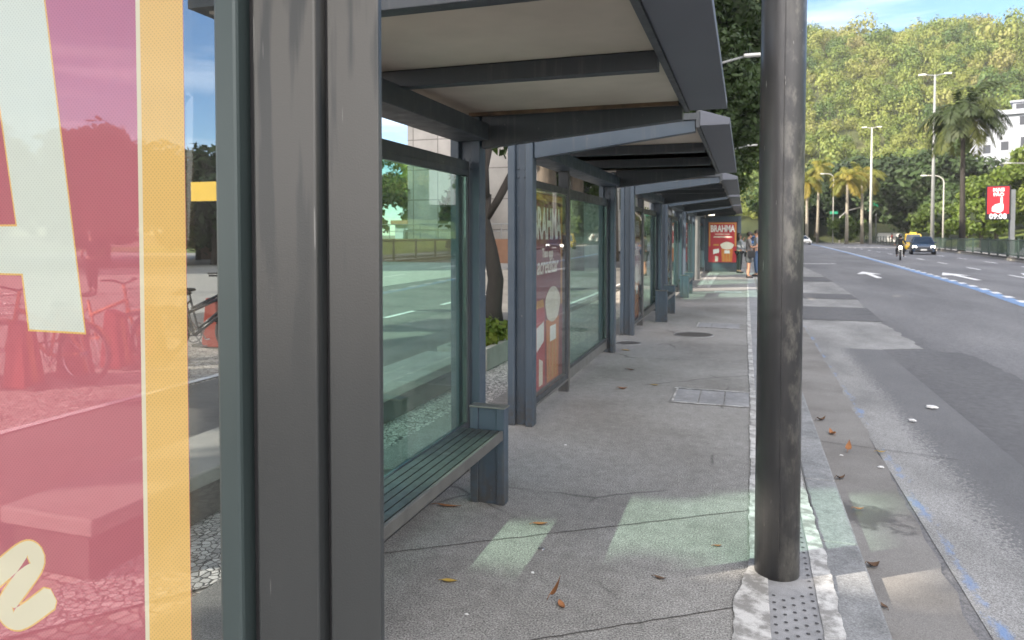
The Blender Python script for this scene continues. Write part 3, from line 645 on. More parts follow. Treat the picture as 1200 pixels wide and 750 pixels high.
# ------------------------------------------------------------------ bus shelters
def hpost(x0, x1, y, z1, parent, mat=None):
    b = MB(); w = x1 - x0; d = .12
    b.box(x0, x0 + .06, y - d / 2, y + d / 2, 0, z1).box(x1 - .06, x1, y - d / 2, y + d / 2, 0, z1).box(x0 + .06, x1 - .06, y - .012, y + .012, 0, z1)
    for z in (z1 - .36, z1 - .29, .12, .19):
        for x in (x0 + .08, x1 - .08): b.box(x - .009, x + .009, y - .022, y - .0115, z - .009, z + .009)
    return b.build('post', mat or M['steel'], parent, bev=.004)
def beam_x(name, x0, x1, y, zb0, zb1, zt0, zt1, w, parent, mat):
    b = MB(); b.hexa([(x0, y - w / 2, zb0), (x1, y - w / 2, zb1), (x1, y + w / 2, zb1), (x0, y + w / 2, zb0)], [(x0, y - w / 2, zt0), (x1, y - w / 2, zt1), (x1, y + w / 2, zt1), (x0, y + w / 2, zt0)])
    return b.build(name, mat, parent, bev=.003)
def roof(t, ya, yb, ceil, fx0, fx1, fz, beams, xb=-1.93):
    MB().box(xb, fx0 - .03, ya, yb, ceil, ceil + .05).build('roof', M['steeldark'], t)
    ys = [ya] + [y for y in beams if ya < y < yb] + [yb]
    for a, b in zip(ys[:-1], ys[1:]):
        if b - a > .3: MB().box(xb + .06, fx0 - .034, a + .04, b - .04, ceil - .012, ceil - .002).build('ceiling_panel', M['ceil'], t)
    f = MB().hexa([(fx0, ya, fz), (fx1, ya, fz), (fx1, yb, fz), (fx0, yb, fz)], [(fx0, ya, fz + .12), (fx1, ya, fz + .05), (fx1, yb, fz + .05), (fx0, yb, fz + .12)]).build('fascia', M['fascia'], t, bev=.004)
    MB().box(fx0 - .03, fx0 - .001, ya, yb - .01, fz - .012, fz + .11).build('inner_lip', M['steeldark'], f)
def pane(t, y0, y1, z0, z1, x=-1.78, mat='glass'):
    f = MB()
    for a in (y0, y1 - .022): f.box(x - .02, x + .02, a, a + .022, z0, z1)
    f.box(x - .02, x + .02, y0 + .022, y1 - .022, z1 - .04, z1).box(x - .02, x + .02, y0 + .022, y1 - .022, z0, z0 + .035)
    fo = f.build('window_frame', M['steeldark'], t, bev=.002)
    MB().box(x - .004, x + .004, y0 + .023, y1 - .023, z0 + .036, z1 - .041).build('glass_pane', M[mat], fo)
SH = 'bus shelters in a row along the pavement'
def shelter(name_label, ys, ye, yad, y0r, y1r, ceil, bench_side=True, endwall=False):
    t = thing('bus_shelter', name_label, 'bus shelter', (-1.8, (ys + ye) / 2, 0), SH)
    for y in (ys, ye): hpost(-1.88, -1.665, y, ceil - .04, t)
    mids = [ys + (ye - ys) * k / 3 for k in (1, 2)]
    roof(t, y0r, y1r, ceil, -.335, -.115, ceil - .05, [ys, ye] + mids)
    beam_x('end_beam', -1.655, -.37, ys, ceil - .25, ceil - .09, ceil - .085, ceil + .0, .08, t, M['steel'])
    beam_x('end_beam', -1.655, -.37, ye, ceil - .25, ceil - .11, ceil - .02, ceil - .014, .08, t, M['steeldark'])
    for y in mids: beam_x('cross_beam', -1.9, -.37, y, ceil - .10, ceil - .10, ceil - .013, ceil - .013, .07, t, M['steeldark'])
    for y in [ys] + mids: MB().box(-1.6, -.38, y + .05, y + .075, ceil - .03, ceil - .0125).build('rusty_trim', M['ceiltrim'], t)
    MB().box(-1.84, -1.60, ys + .08, ye - .08, ceil - .235, ceil - .115).build('long_beam', M['steel'], t, bev=.003)
    MB().box(-1.80, -1.76, ys + .07, ye - .07, 2.02, 2.08).build('transom', M['steeldark'], t)
    # advert box next to the first post, then a mullion and clear glass
    a0, a1 = yad
    fr = MB()
    for y in (a0, a1 - .035): fr.box(-1.80, -1.70, y, y + .035, .14, 2.06)
    fr.box(-1.80, -1.70, a0 + .035, a1 - .035, .14, .19).box(-1.80, -1.70, a0 + .035, a1 - .035, 2.0, 2.06)
    fo = fr.build('advert_frame', M['steeldark'], t, bev=.003)
    MB().box(-1.705, -1.69, a0 + .01, a1 - .01, .125, .139).build('frame_trim', M['alu'], fo)
    MB().box(-1.715, -1.709, a0 + .036, a1 - .036, .192, 1.998).build('glass_pane', M['clearglass'], fo)
    beer_poster(lambda a, b, c: (-1.745 + c, (a0 + a1) / 2 + a, 1.09 + b), a1 - a0 - .08, 1.78, t, 'BRAHMA', [('Tem que', .12, .19, 0), ('acreditar', .23, .125, .35)], M['maroon'])
    hp = MB().box(-1.80, -1.70, a1 + .01, a1 + .075, 0, ceil - .24); hp.build('mullion', M['steeldark'], t, bev=.004)
    MB().box(-1.70, -1.688, a1 + .045, a1 + .055, .05, 2.2).build('mullion_edge', M['alu'], t)
    pane(t, a1 + .08, ye - .065, .17, 2.02)
    MB().box(-1.795, -1.765, a1 + .08, ye - .065, .06, .165).build('base_rail', M['alu'], t)
    return t
def bench(y0, y1, label):
    t = thing('bench', label, 'bench', (-1.47, (y0 + y1) / 2, 0), 'benches inside the bus shelters')
    st = MB()
    for k in range(5): x = -1.60 + k * .048; st.box(x, x + .040, y0 + .05, y1 - .05, .425, .447)
    st.box(-1.60, -1.362, y0 + .05, y1 - .05, .395, .4245)
    sb = st
    for k in range(int((y1 - y0) / .022)):
        y = y0 + .06 + k * .022
        if y > y1 - .08: break
        for x in (-1.556, -1.508): sb.box(x - .0035, x + .0035, y, y + .009, .4235, .4445, 1)
    sb.build('seat', [M['seat'], M['black']], t)
    MB().box(-1.359, -1.338, y0 + .05, y1 - .05, .392, .45).build('seat_edge', M['seatedge'], t, bev=.005)
    for y in (y0, y1):
        b = MB().box(-1.55, -1.50, y - .04, y + .04, 0, .572).box(-1.385, -1.335, y - .04, y + .04, 0, .572).box(-1.50, -1.385, y - .03, y + .03, 0, .572)
        g = b.build('leg', M['steel'], t, bev=.003); MB().box(-1.556, -1.329, y - .045, y + .045, .573, .582).build('cap_plate', M['alu'], g, bev=.002)
    return t
# first shelter: wall with see-through advert across its near end
A = thing('bus_shelter', 'nearest bus shelter with the large red see-through poster on its end wall', 'bus shelter', (-1.2, 2.6, 0), SH)
hpost(-1.90, -1.69, 4.5, 2.4, A)
CA = 2.42
roof(A, 2.10, 4.64, CA, -.34, -.113, 2.385, [3.2, 4.5])
beam_x('end_beam', -1.68, -.37, 4.5, 2.18, 2.305, CA - .013, CA - .013, .08, A, M['steeldark'])
beam_x('cross_beam', -1.9, -.37, 3.2, 2.325, 2.325, CA - .013, CA - .013, .07, A, M['steeldark'])
beam_x('cross_beam', -1.6, -.37, 2.145, 2.34, 2.34, CA - .013, CA - .013, .07, A, M['steeldark'])
for y in (3.245, 4.40, 2.18): MB().box(-1.75, -.39, y, y + .03, CA - .035, CA - .0125).build('rusty_trim', M['ceiltrim'], A)
MB().box(-1.85, -1.62, 2.45, 4.43, 2.225, 2.335).build('long_beam', M['steeldark'], A, bev=.003)
MB().box(-1.80, -1.76, 2.43, 4.43, 2.03, 2.09).build('transom', M['steeldark'], A)
pane(A, 2.335, 4.43, .30, 2.03)
MB().box(-1.795, -1.765, 2.335, 4.43, .0, .295).build('light_stop_panel', M['steeldark'], A)  # added to stop sun slipping under the pane onto the pavement
MB().box(-1.80, -1.76, 2.30, 2.33, 0, 2.2).build('mullion', M['steeldark'], A)
hpost(-1.90, -1.69, 1.0, 2.4, A)
# front post of the end wall
np_ = MB().box(-.722, -.611, .918, 1.0, 0, CA - .002).build('front_post', M['post'], A, bev=.0035)
MB().box(-.598, -.512, .930, .942, 0, CA - .002).build('front_post_flange', M['post'], np_, bev=.002)
MB().box(-.6105, -.5985, .945, .985, 0, CA - .003).build('post_joint', M['dark_gap'], np_)  # black filler paints the groove as dark
MB().box(-.740, -.7225, .935, 1.0, .02, CA - .003).build('dark_gap', M['dark_gap'], A)  # black strip painting the shade in the gap beside the frame
ef = MB().box(-.785, -.742, .905, .985, .12, 2.32).box(-1.86, -.786, .905, .985, .12, .2).box(-1.86, -.786, .905, .985, 2.26, 2.32).build('end_frame', M['frame'], A, bev=.006)
MB().box(-1.86, -.787, .936, .944, .201, 2.259).build('glass_pane', M['smokeglass'], ef)
# the printed film on the pane: cut into colour regions
def film(name, outline, holes, regions, y, mats, parent):
    pts = []; edges = []
    def addp(poly):
        b = len(pts); pts.extend(Vector(p) for p in poly); edges.extend((b + i, b + (i + 1) % len(poly)) for i in range(len(poly)))
    addp(outline)
    for poly, m in regions: addp(poly)
    v, e, f, *_ = delaunay_2d_cdt(pts, edges, [], 1, 1e-6)
    def inside(p, poly):
        c = False
        for (x1, y1), (x2, y2) in zip(poly, poly[1:] + poly[:1]):
            if (y1 > p[1]) != (y2 > p[1]) and p[0] < (x2 - x1) * (p[1] - y1) / (y2 - y1) + x1: c = not c
        return c
    b = MB()
    for t in f:
        c = [sum(v[i][k] for i in t) / len(t) for k in (0, 1)]
        mi = 0
        for poly, m in regions:
            if inside(c, poly): mi = m
        b.add([(v[i][0], y, v[i][1]) for i in t], [tuple(range(len(t)))], mi)
    return b.build(name, mats, parent, recalc=False)
def stroke(path, w):
    Lp = []; Rp = []
    for i, p in enumerate(path):
        a = Vector(path[max(i - 1, 0)]); b = Vector(path[min(i + 1, len(path) - 1)]); d = (b - a).normalized(); n = Vector((-d.y, d.x)) * w / 2
        if i == 0: Lp.append(tuple(Vector(p) - d * w * .3 + n * .55)); Rp.append(tuple(Vector(p) - d * w * .3 - n * .55))
        Lp.append(tuple(Vector(p) + n)); Rp.append(tuple(Vector(p) - n))
        if i == len(path) - 1: Lp.append(tuple(Vector(p) + d * w * .3 + n * .55)); Rp.append(tuple(Vector(p) + d * w * .3 - n * .55))
    return Lp + Rp[::-1]
AX = -1.455
def a_hw(z): return .365 - .138 * (z - 1.43)
def A_outer(g_): return [(AX - a_hw(1.43) - g_, 1.43 - g_), (AX - a_hw(1.43) + .13 + g_, 1.43 - g_), (AX - a_hw(1.53) + .13 + g_, 1.53 - g_), (AX + a_hw(1.53) - .13 - g_, 1.53 - g_), (AX + a_hw(1.43) - .13 - g_, 1.43 - g_), (AX + a_hw(1.43) + g_, 1.43 - g_), (AX + a_hw(2.24) + g_, 2.24 + g_), (AX - a_hw(2.24) - g_, 2.24 + g_)]
def A_in(g_): return [(AX - a_hw(1.615) + .13 + g_, 1.615 + g_), (AX + a_hw(1.615) - .13 - g_, 1.615 + g_), (AX + a_hw(2.0) - .14 - g_, 2.0 - g_), (AX - a_hw(2.0) + .14 + g_, 2.0 - g_)]
def cz(pts):   # smooth a polyline
    out = []
    P4 = [pts[0]] + pts + [pts[-1]]
    for i in range(1, len(P4) - 2):
        for k in range(6):
            t = k / 6; a, b, c, d = (Vector(P4[i + j]) for j in (-1, 0, 1, 2))
            out.append(tuple(.5 * ((2 * b) + (c - a) * t + (2 * a - 5 * b + 4 * c - d) * t * t + (3 * b - c * 3 + d - a) * t ** 3)))
    out.append(pts[-1]); return out
zig = cz([(-1.345, .945), (-1.255, 1.012), (-1.222, 1.022), (-1.222, 1.0), (-1.292, .915), (-1.283, .893), (-1.250, .900), (-1.185, .945)])
film('poster', [(-1.86, .36), (-.868, .36), (-.868, 2.25), (-1.86, 2.25)], [],
     [([(-.960, .361), (-.869, .361), (-.869, 2.249), (-.960, 2.249)], 2), ([(-.966, .362), (-.957, .362), (-.957, 2.248), (-.966, 2.248)], 3),
      (A_outer(.0035), 2), (A_outer(0), 1), (A_in(-.0), 2), (A_in(.0035), 0), (stroke(zig, .047), 2), (stroke(zig, .041), 3)], .934,
     [M['redfilm'], M['palefilm'], M['yelfilm'], M['edgefilm']], A)
bench(2.36, 3.95, 'nearest slatted bench, just behind the grey front post')
shelter('second bus shelter, with the acreditar beer poster facing the kerb', 5.66, 9.54, (5.76, 6.97), 5.60, 9.98, 2.48)
shelter('third bus shelter, past the big beer poster one, with a bench in it', 11.27, 15.1, (11.38, 12.5), 11.2, 15.5, 2.48)
bench(13.15, 14.65, 'second bench along, standing in the third bus shelter')
shelter('fourth bus shelter from the camera, holding the farthest bench', 16.4, 20.2, (16.5, 17.6), 16.3, 20.65, 2.48)
bench(18.35, 19.7, 'farthest bench, small in the distance under the fourth shelter')
shelter('fifth bus shelter, short of the one with the end wall poster', 21.6, 25.4, (21.7, 22.8), 21.5, 25.8, 2.48)
F = shelter('farthest bus shelter, its end wall carrying a BRAHMA poster', 27.2, 31.75, (27.3, 28.4), 27.1, 32.2, 2.55)
w = MB().box(-1.66, -1.55, 31.9, 32.02, 0, 2.4).box(-.30, -.16, 31.9, 32.02, 0, 2.4).box(-1.55, -.30, 31.92, 32.0, 0, .36).box(-1.55, -.30, 31.92, 32.0, 2.18, 2.4).build('end_wall', M['steel'], F, bev=.005)
MB().box(-1.549, -.301, 31.94, 31.99, .361, 2.179).build('backing', M['steeldark'], w)
beer_poster(face_my(31.925, -.925, 1.27), 1.16, 1.72, F, 'BRAHMA', None, M['redp'])
MB().box(-1.49, -1.25, 31.5, 31.56, 2.42, 2.47).build('ceiling_light', lamp_mat('shelter_lamp', (1, .9, .7), 1.4), F)

# ------------------------------------------------------------------ steel pole on the kerb side
pl = thing('steel_pole', 'scuffed dark steel pole standing on the white painted kerb strip', 'pole', (.157, 3.535, 0))
MB().tube([(.157, 3.535, 0), (.158, 3.535, 1.5), (.163, 3.535, 3.2), (.17, 3.54, 7.5)], [.101, .100, .099, .096], 40).build('shaft', M['pole'], pl, smooth=True)
MB().tube([(.157 + .004, 3.535 - .1005, .02), (.158 + .004, 3.535 - .0995, 1.5), (.163 + .004, 3.535 - .0985, 3.2), (.17 + .004, 3.54 - .0955, 7.4)], .0028, 6).build('weld_seam', M['pole'], pl, smooth=True)
# small things set in or lying on the pavement
def manhole(label, x, y, r):
    t = thing('manhole_cover', label, 'manhole cover', (x, y, 0), 'round iron covers in the pavement'); n = 32
    MB().prism([(x + r * math.cos(2 * math.pi * i / n), y + r * math.sin(2 * math.pi * i / n)) for i in range(n)], -.02, .006).build('lid', M['iron'], t)
    MB().torus((x, y, .003), r + .012, .010, 'z', 36, 6).build('rim', M['kerb'], t)
manhole('round iron cover in mid pavement beyond the paving tiles', -.77, 11.6, .29)
manhole('dark round cover at the foot of the third shelter post', -1.62, 10.4, .17)
manhole('round iron cover behind the glass of the nearest shelter', -2.12, 4.05, .28)
def leaf(label, x, y, z, size, rot, mat, curl=.35, stand=False, wid=.4):
    b = MB(); nU = 8; top = []; bot = []
    for i in range(nU + 1):
        u = i / nU; w = size * wid * math.sin(math.pi * u ** .8) * .5; zz = curl * size * (u - .5) ** 2 * 2 + (size * .75 * u if stand else 0); xx = (u - .5) * size * (.45 if stand else 1)
        for s, k in ((-1, .18 * size), (0, 0), (1, .15 * size)): top.append((xx, s * w, zz + abs(s) * k * w / size * 2 + .003))
    fs = []
    for i in range(nU):
        for k in (0, 1): a = i * 3 + k; fs.append((a, a + 1, a + 4, a + 3))
    n = len(top); b.v = top + [(p[0], p[1], p[2] - .0012) for p in top]; b.f = fs + [tuple(n + i for i in f[::-1]) for f in fs]
    st = [(p[0], p[1], p[2]) for p in ((-.5 * size * (.45 if stand else 1), 0, curl * size * .5 + .003), (-.7 * size * (.45 if stand else 1), .05 * size, .004))]
    b.m = [0] * len(b.f); b.tube(st, .0015, 5)
    o = b.build('fallen_leaf', mat, smooth=True, recalc=False); o.location = (x, y, z); o.rotation_euler = (0, 0, rot)
    return tag(o, label, 'leaf', 'dry leaves fallen on the pavement')
leaf('large curled orange leaf standing up on the near pavement', -.775, 2.96, 0, .11, .5, M['dryleaf'], .5, True, .35)
leaf('orange leaf lying flat beside the large upright curled one', -.735, 2.92, 0, .07, -1.0, M['dryleaf'], .3)
leaf('orange leaf lying above the green light patch', -1.06, 3.72, 0, .085, .4, M['dryleaf'], .2)
leaf('yellow leaf near the grey post, nearest the camera', -1.28, 2.97, 0, .075, .2, M['yelleaf'], .15)
leaf('long brown twig-like leaf under the nearest bench', -1.64, 3.80, 0, .16, .1, M['dryleaf'], .15, False, .18)
leaf('dark brown leaf beyond the bench, left of the paving tiles', -1.19, 7.29, 0, .10, .3, M['dryleaf'], .5, False, .6)
leaf('small dark leaf midway along the pavement', -1.27, 8.35, 0, .11, -.3, M['brownleaf'], .3)
leaf('small yellow leaf between the dark leaf and the paving tiles', -.89, 7.58, 0, .08, .3, M['yelleaf'], .2)
leaf('yellow leaf at the foot of the second shelter', -1.55, 9.75, 0, .13, .1, M['yelleaf'], .1)
leaf('upright brown leaf in the gutter past the pole', .66, 6.8, ZR + .012, .11, .8, M['brownleaf'], .6)
leaf('curled tan leaf in the gutter behind another one', .70, 6.35, ZR + .012, .12, 1.8, M['dryleaf'], .6)
leaf('orange leaf standing in the gutter above the wet stain', .76, 5.85, ZR + .012, .09, 1.2, M['dryleaf'], .5, True, .5)
leaf('pale yellow leaf on the worn lane beside the blue paint', .99, 5.9, ZR + .018, .07, .2, M['yelleaf'], .4)
leaf('brown crumpled leaf against the kerb, level with the pole', .63, 5.2, ZR + .012, .08, .7, M['brownleaf'], .6)
leaf('brown leaf in the wet stain by the kerb', .66, 4.62, ZR + .02, .06, .2, M['dryleaf'], .4)
leaf('small round brown leaf beside the kerb near the camera', .62, 3.86, ZR + .012, .07, .4, M['brownleaf'], .7, False, .7)
leaf('dark leaf lying on the kerb stone, nearest the road', .60, 3.45, ZR + .012, .05, 2, M['brownleaf'], .3)
leaf('tiny orange leaf in the green light by the pole', -.12, 3.74, 0, .045, .4, M['dryleaf'], .3)
leaf('dark leaf on the edge of the green light patch', -.36, 3.30, 0, .06, -.2, M['brownleaf'], .3)
def scrap(label, x, y, z, s, mat, seed):
    r = random.Random(seed); b = MB(); n = 7
    b.loft([[(s * (1 - .3 * k) * math.cos(2 * math.pi * i / n) * r.uniform(.5, 1), s * .6 * math.sin(2 * math.pi * i / n) * r.uniform(.6, 1), .001 + k * s * .22) for i in range(n)] for k in (0, 1)])
    o = b.build('paper_scrap', mat); o.location = (x, y, z); return tag(o, label, 'litter', 'bits of litter on the ground')
scrap('crumpled foil wrapper in the green light under the orange leaf', -.97, 3.42, 0, .028, M['chrome'], 1)
scrap('white scrap of paper near the camera on the pavement', -1.10, 2.73, 0, .013, M['paper'], 2)
scrap('white scrap just behind the upright orange leaf', -.94, 3.17, 0, .014, M['paper'], 3)
scrap('white scrap beside the blue paint on the worn lane', .93, 5.52, ZR + .018, .030, M['paper'], 4)
scrap('white scrap in the gutter beside the orange leaf', .70, 5.75, ZR + .012, .018, M['paper'], 5)
scrap('white scrap on the dark patch of the road', 1.7, 7.6, ZR + .018, .07, M['paper'], 6)
scrap('pale scrap where the worn lane meets the dark patch', 1.42, 7.0, ZR + .018, .05, M['paper'], 7)
scrap('pale scrap near the yellow leaf mid pavement', -1.28, 5.2, 0, .018, M['paper'], 8)

# ------------------------------------------------------------------ left side: slab bench, planter, cycle docks, buildings, trees
t = thing('concrete_bench', 'long low concrete bench block behind the shelters beside the lane', 'bench', (-3.1, 4.7, 0))
MB().box(-3.42, -2.84, 2.45, 7.3, .20, .285).build('slab_top', M['concrete'], t, bev=.012)
MB().box(-3.36, -2.88, 2.47, 7.28, 0, .199).build('base', M['darkwall'], t)  # darker concrete puts the block's shaded side into the colour
t = thing('planter', 'low concrete planter with a leafy green shrub at the tree foot', 'planter', (-3.2, 8.6, 0))
MB().box(-3.5, -2.86, 7.75, 7.83, 0, .26).box(-3.5, -2.86, 9.6, 9.68, 0, .26).box(-3.5, -3.42, 7.831, 9.599, 0, .26).box(-2.94, -2.86, 7.831, 9.599, 0, .26).build('planter_wall', M['concrete'], t, bev=.008)
MB().box(-3.419, -2.941, 7.832, 9.598, 0, .2).build('soil', M['soil'], t)
C, Rr = crown_clumps((-3.16, 8.5, .36), .26, .6, .16, 16, .08, .16, 5); V, T = leaf_cloud(C, Rr, 60, .05, .9, .6, .3, 6); quads_mesh('shrub', V, T, M['leaflight'], t)
t = thing('street_tree', 'slim crooked dark street tree seen in the gap between shelters', 'tree', (-3.2, 8.95, .2))
C, Rr = crown_clumps((-3.6, 9.2, 6.2), 2.6, 2.6, 1.9, 30, .5, .9, 15)
b = MB().tube([(-3.18, 8.95, .18), (-3.22, 8.97, .6), (-3.17, 8.95, 1.0), (-3.25, 8.95, 1.4), (-3.36, 9, 1.8), (-3.33, 9, 2.15)], [.16, .125, .11, .10, .085, .08], 9)
b.tube([(-3.33, 8.95, 2.1), (-3.36, 9, 2.5), (-3.22, 9.05, 3.2), (-3.1, 9.1, 4.6), C[3]], [.075, .07, .06, .05, .02], 8)
b.tube([(-3.33, 9, 1.80), (-3.14, 9.0, 2.10), (-2.96, 9.0, 2.42), (-2.98, 9.0, 2.55), (-2.82, 9.0, 2.63), (-2.84, 9, 2.95), (-3.0, 9.1, 4.4), C[8]], [.05, .055, .055, .052, .048, .045, .04, .02], 8)
for k in (1, 5, 9, 12): b.tube([(-3.1, 9.1, 4.6), C[k]], [.04, .015], 6)
b.build('trunk', M['darkbark'], t, smooth=True)
V, T = leaf_cloud(C, Rr, 110, .11, .85, .5, .25, 16); quads_mesh('crown', V, T, M['leafmid'], t)
# docks and bicycles
def dock(x, y, label):
    t = thing('cycle_dock', label, 'cycle dock', (x, y, 0), 'red docking posts of the bicycle station')
    MB().hexa([(x - .10, y - .14, 0), (x + .20, y - .11, 0), (x + .20, y + .13, 0), (x - .10, y + .11, 0)], [(x - .06, y - .09, .70), (x + .10, y - .07, .64), (x + .10, y + .09, .64), (x - .06, y + .07, .70)]).build('body', M['reddock'], t, bev=.015)
    MB().box(x - .3, x + .3, y - .1, y + .1, -.02, .025).build('base_plate', M['darkwall'], t, bev=.005)
    MB().hexa([(x + .203, y - .03, .05), (x + .209, y - .03, .05), (x + .209, y + .03, .05), (x + .203, y + .03, .05)], [(x + .108, y - .03, .60), (x + .114, y - .03, .60), (x + .114, y + .03, .60), (x + .108, y + .03, .60)]).build('reflector', M['orangep'], t)
for y, l in ((5.45, 'red cycle dock seen through the poster, leftmost one'), (6.05, 'red cycle dock below the white letter of the poster'), (6.62, 'red cycle dock right of the white letter foot'), (7.15, 'red cycle dock behind the cream line of the poster'), (8.3, 'red cycle dock by the dark bicycles at the frame')): dock(-7.25, y, l)
def bicycle(label, loc, rz, mat):
    t = thing('bicycle', label, 'bicycle', (0, 0, 0), 'bicycles parked at the docking station')
    for x in (-.52, .52):
        w = MB().torus((x, 0, .33), .315, .022, 'y', 32, 8).build('wheel', M['black'], t, smooth=True)
        s = MB().torus((x, 0, .33), .288, .010, 'y', 32, 6)
        for k in range(10): a = math.pi * k / 5; s.tube([(x, 0, .33), (x + .285 * math.cos(a), 0, .33 + .285 * math.sin(a))], .0025, 4)
        s.tube([(x, -.05, .33), (x, .05, .33)], .02, 8); s.build('rim', M['chrome'], w)
        MB().loft([[(x + (.35 + q) * math.cos(a), h, .33 + (.35 + q) * math.sin(a)) for q, h in ((0, -.03), (.008, 0), (0, .03), (-.004, 0))] for a in [R(20 + 14 * k) for k in range(11)]]).build('mudguard', mat, t)
    f = MB().tube([(-.52, 0, .33), (-.08, 0, .30), (-.2, 0, .80)], .017, 8).tube([(-.52, 0, .33), (-.18, 0, .72)], .012, 8).tube([(-.08, 0, .30), (.36, 0, .62), (.34, 0, .80), (-.17, 0, .60)], .022, 8)
    f.tube([(.52, 0, .33), (.40, 0, .60), (.34, 0, .86), (.31, 0, 1.0)], .018, 8); f.build('frame', mat, t, smooth=True)
    MB().tube([(.22, -.28, 1.06), (.34, -.2, 1.06), (.32, 0, 1.0), (.34, .2, 1.06), (.22, .28, 1.06)], .013, 8).build('handlebar', M['black'], t, smooth=True)
    MB().ball((-.23, 0, .86), (.13, .075, .03), 12, 6).build('saddle', M['black'], t, smooth=True)
    MB().torus((-.08, 0, .30), .09, .008, 'y', 20, 6).tube([(-.08, -.04, .30), (0, -.06, .16), (.04, -.1, .16)], .010, 6).tube([(-.08, .04, .30), (-.16, .06, .44), (-.2, .1, .44)], .010, 6).build('crank', M['chrome'], t)
    bk = MB()
    for k in range(7): bk.tube([(.42, -.13 + k * .043, .72), (.44, -.15 + k * .05, .95)], .004, 4); bk.tube([(.68, -.13 + k * .043, .74), (.72, -.15 + k * .05, .95)], .004, 4)
    for z in (.73, .84, .95): bk.tube([(.42, -.14, z), (.69, -.14, z), (.69, .14, z), (.42, .14, z), (.42, -.14, z)], .005, 4)
    bk.build('basket', M['chrome'], t)
    t.location = loc; t.rotation_euler = (0, 0, rz); return t
bicycle('bicycle behind the poster, at its far left side', (-7.3, 5.75, -.02), R(186), M['orangep'])
bicycle('bicycle behind the poster below the foot of the white letter', (-7.7, 6.85, -.02), R(8), M['orangep'])
bicycle('dark bicycle seen through clear glass beside the frame', (-6.8, 7.55, -.02), R(62), M['blackgloss'])
bicycle('second dark bicycle standing behind the one at the frame', (-7.2, 8.05, -.02), R(70), M['blackgloss'])
# sign on a thin post (yellow board)
t = thing('yellow_sign', 'blank yellow board on a thin dark post behind the frame', 'sign', (-9.3, 11.2, 0))
MB().tube([(-9.3, 11.2, 0), (-9.3, 11.2, 3.0)], .05, 8).build('post', M['black'], t, smooth=True)
MB().box(-10.25, -9.36, 11.17, 11.2, 2.25, 2.62).build('board', M['caryel'], t)
# stone building, other buildings
t = thing('stone_building', 'tall building clad in pale stone panels across the left lane', 'building', (-22, 65, 0))
MB().box(-20.5, -11.5, 41, 80, 0, 19).build('wall', M['stone'], t)
w = MB()
for z in (4, 8, 12, 16):
    for y in range(44, 78, 4): w.box(-11.498, -11.44, y, y + 2.2, z, z + 2)
w.build('window', M['window'], t)
t = thing('planter', 'brown walled planter with a bush against the stone building', 'planter', (-15.5, 38.5, 0))
MB().box(-34, -12, 37.5, 39.5, 0, 1.35).build('planter_wall', M['brownwall'], t)
rb = MB().tube([(-34, 37.6, 2.2), (-12, 37.6, 2.2)], .03, 6).tube([(-34, 37.6, 1.8), (-12, 37.6, 1.8)], .02, 6)
for k in range(23): rb.tube([(-34 + k, 37.6, 1.351), (-34 + k, 37.6, 2.2)], .025, 6)
rb.build('handrail', M['lampgrey'], t)
C, Rr = crown_clumps((-15.6, 38.4, 3.2), 1.1, .9, 2.2, 22, .35, .6, 25); V, T = leaf_cloud(C, Rr, 70, .22, 1, .4, .3, 26); quads_mesh('bush', V, T, M['leafdark'], t)
def block(label, x0, x1, y0, y1, h, mat, nf=6):  # plain blocks, each added for the shade it casts
    t = thing('shade_block', label, 'building', ((x0 + x1) / 2, (y0 + y1) / 2, 0), 'blocks added beyond the left lane for their shade')
    MB().box(x0, x1, y0, y1, 0, h).build('wall', mat, t); w = MB(); 
    for k in range(int(h / 3.2)):
        y = y0 + 1.2
        while y < y1 - 1.5: w.box(x1 + .002, x1 + .05, y, y + 1.6, 1.2 + k * 3.2, 2.8 + k * 3.2); y += 3
        x = x0 + 1.2
        while x < x1 - 1.5: w.box(x, x + 1.6, y0 - .05, y0 - .002, 1.2 + k * 3.2, 2.8 + k * 3.2); x += 3
    w.build('window', M['window'], t); MB().box(x0 - .3, x1 + .3, y0 - .3, y1 + .3, h, h + .5).build('roof', M['concrete'], t); return t
block('beige block added left of the lane to shade the far road', -29, -15, 84, 118, 25, M['plaster'])
block('white block added farthest up the left side to shade the road', -36, -14, 124, 160, 19, M['whitewall'])
sheet('verge', [(-75, 50), (-19, 50), (-19, 72), (-75, 72)], .03, M['grass'])
for i, (x, y, h, l) in enumerate(((-33, 74, 11, 'sunlit tree on the far verge, leftmost through the shelter glass'), (-38, 78, 13, 'taller sunlit tree on the far verge through the shelter glass'), (-29.5, 77, 9, 'small sunlit tree on the far verge next to the stone building'), (-44, 76, 12, 'sunlit tree on the verge hidden mostly by the front post'), (-34, 86, 15, 'tall back tree on the far verge'))):
    tree('verge_tree', l, (x, y, 0), h, 3.4, 3.4, h * .38, M['leaflight'], 44, 90, .3, .18, 90 + i, (.8, 1.4), .5, group='sunlit trees on the far verge', core=.5)
t = thing('street_lamp', 'curved lamp on the verge seen through the nearest shelter glass', 'street lamp', (-28, 58, 0), 'lamps on the far verge')
MB().tube([(-28, 58, 0), (-28, 58, 6.5), (-27.8, 58, 7.2), (-27.2, 58, 7.6), (-26, 58, 7.6)], [.10, .08, .07, .06, .05], 8).build('pole', M['palepole'], t, smooth=True)
MB().box(-26, -25.4, 57.9, 58.1, 7.55, 7.65).build('lamp_head', M['whitep'], t)
t = thing('kiosk', 'small cream kiosk with an orange roof on the far verge', 'kiosk', (-32, 68, 0))
MB().box(-35, -29, 67, 70, 0, 2.6).build('wall', M['whitewall'], t); MB().box(-35.3, -28.7, 66.6, 70.3, 2.61, 3.1).build('roof', M['brownwall'], t); MB().box(-34, -30, 66.93, 66.99, .9, 2.1).build('window', M['window'], t)
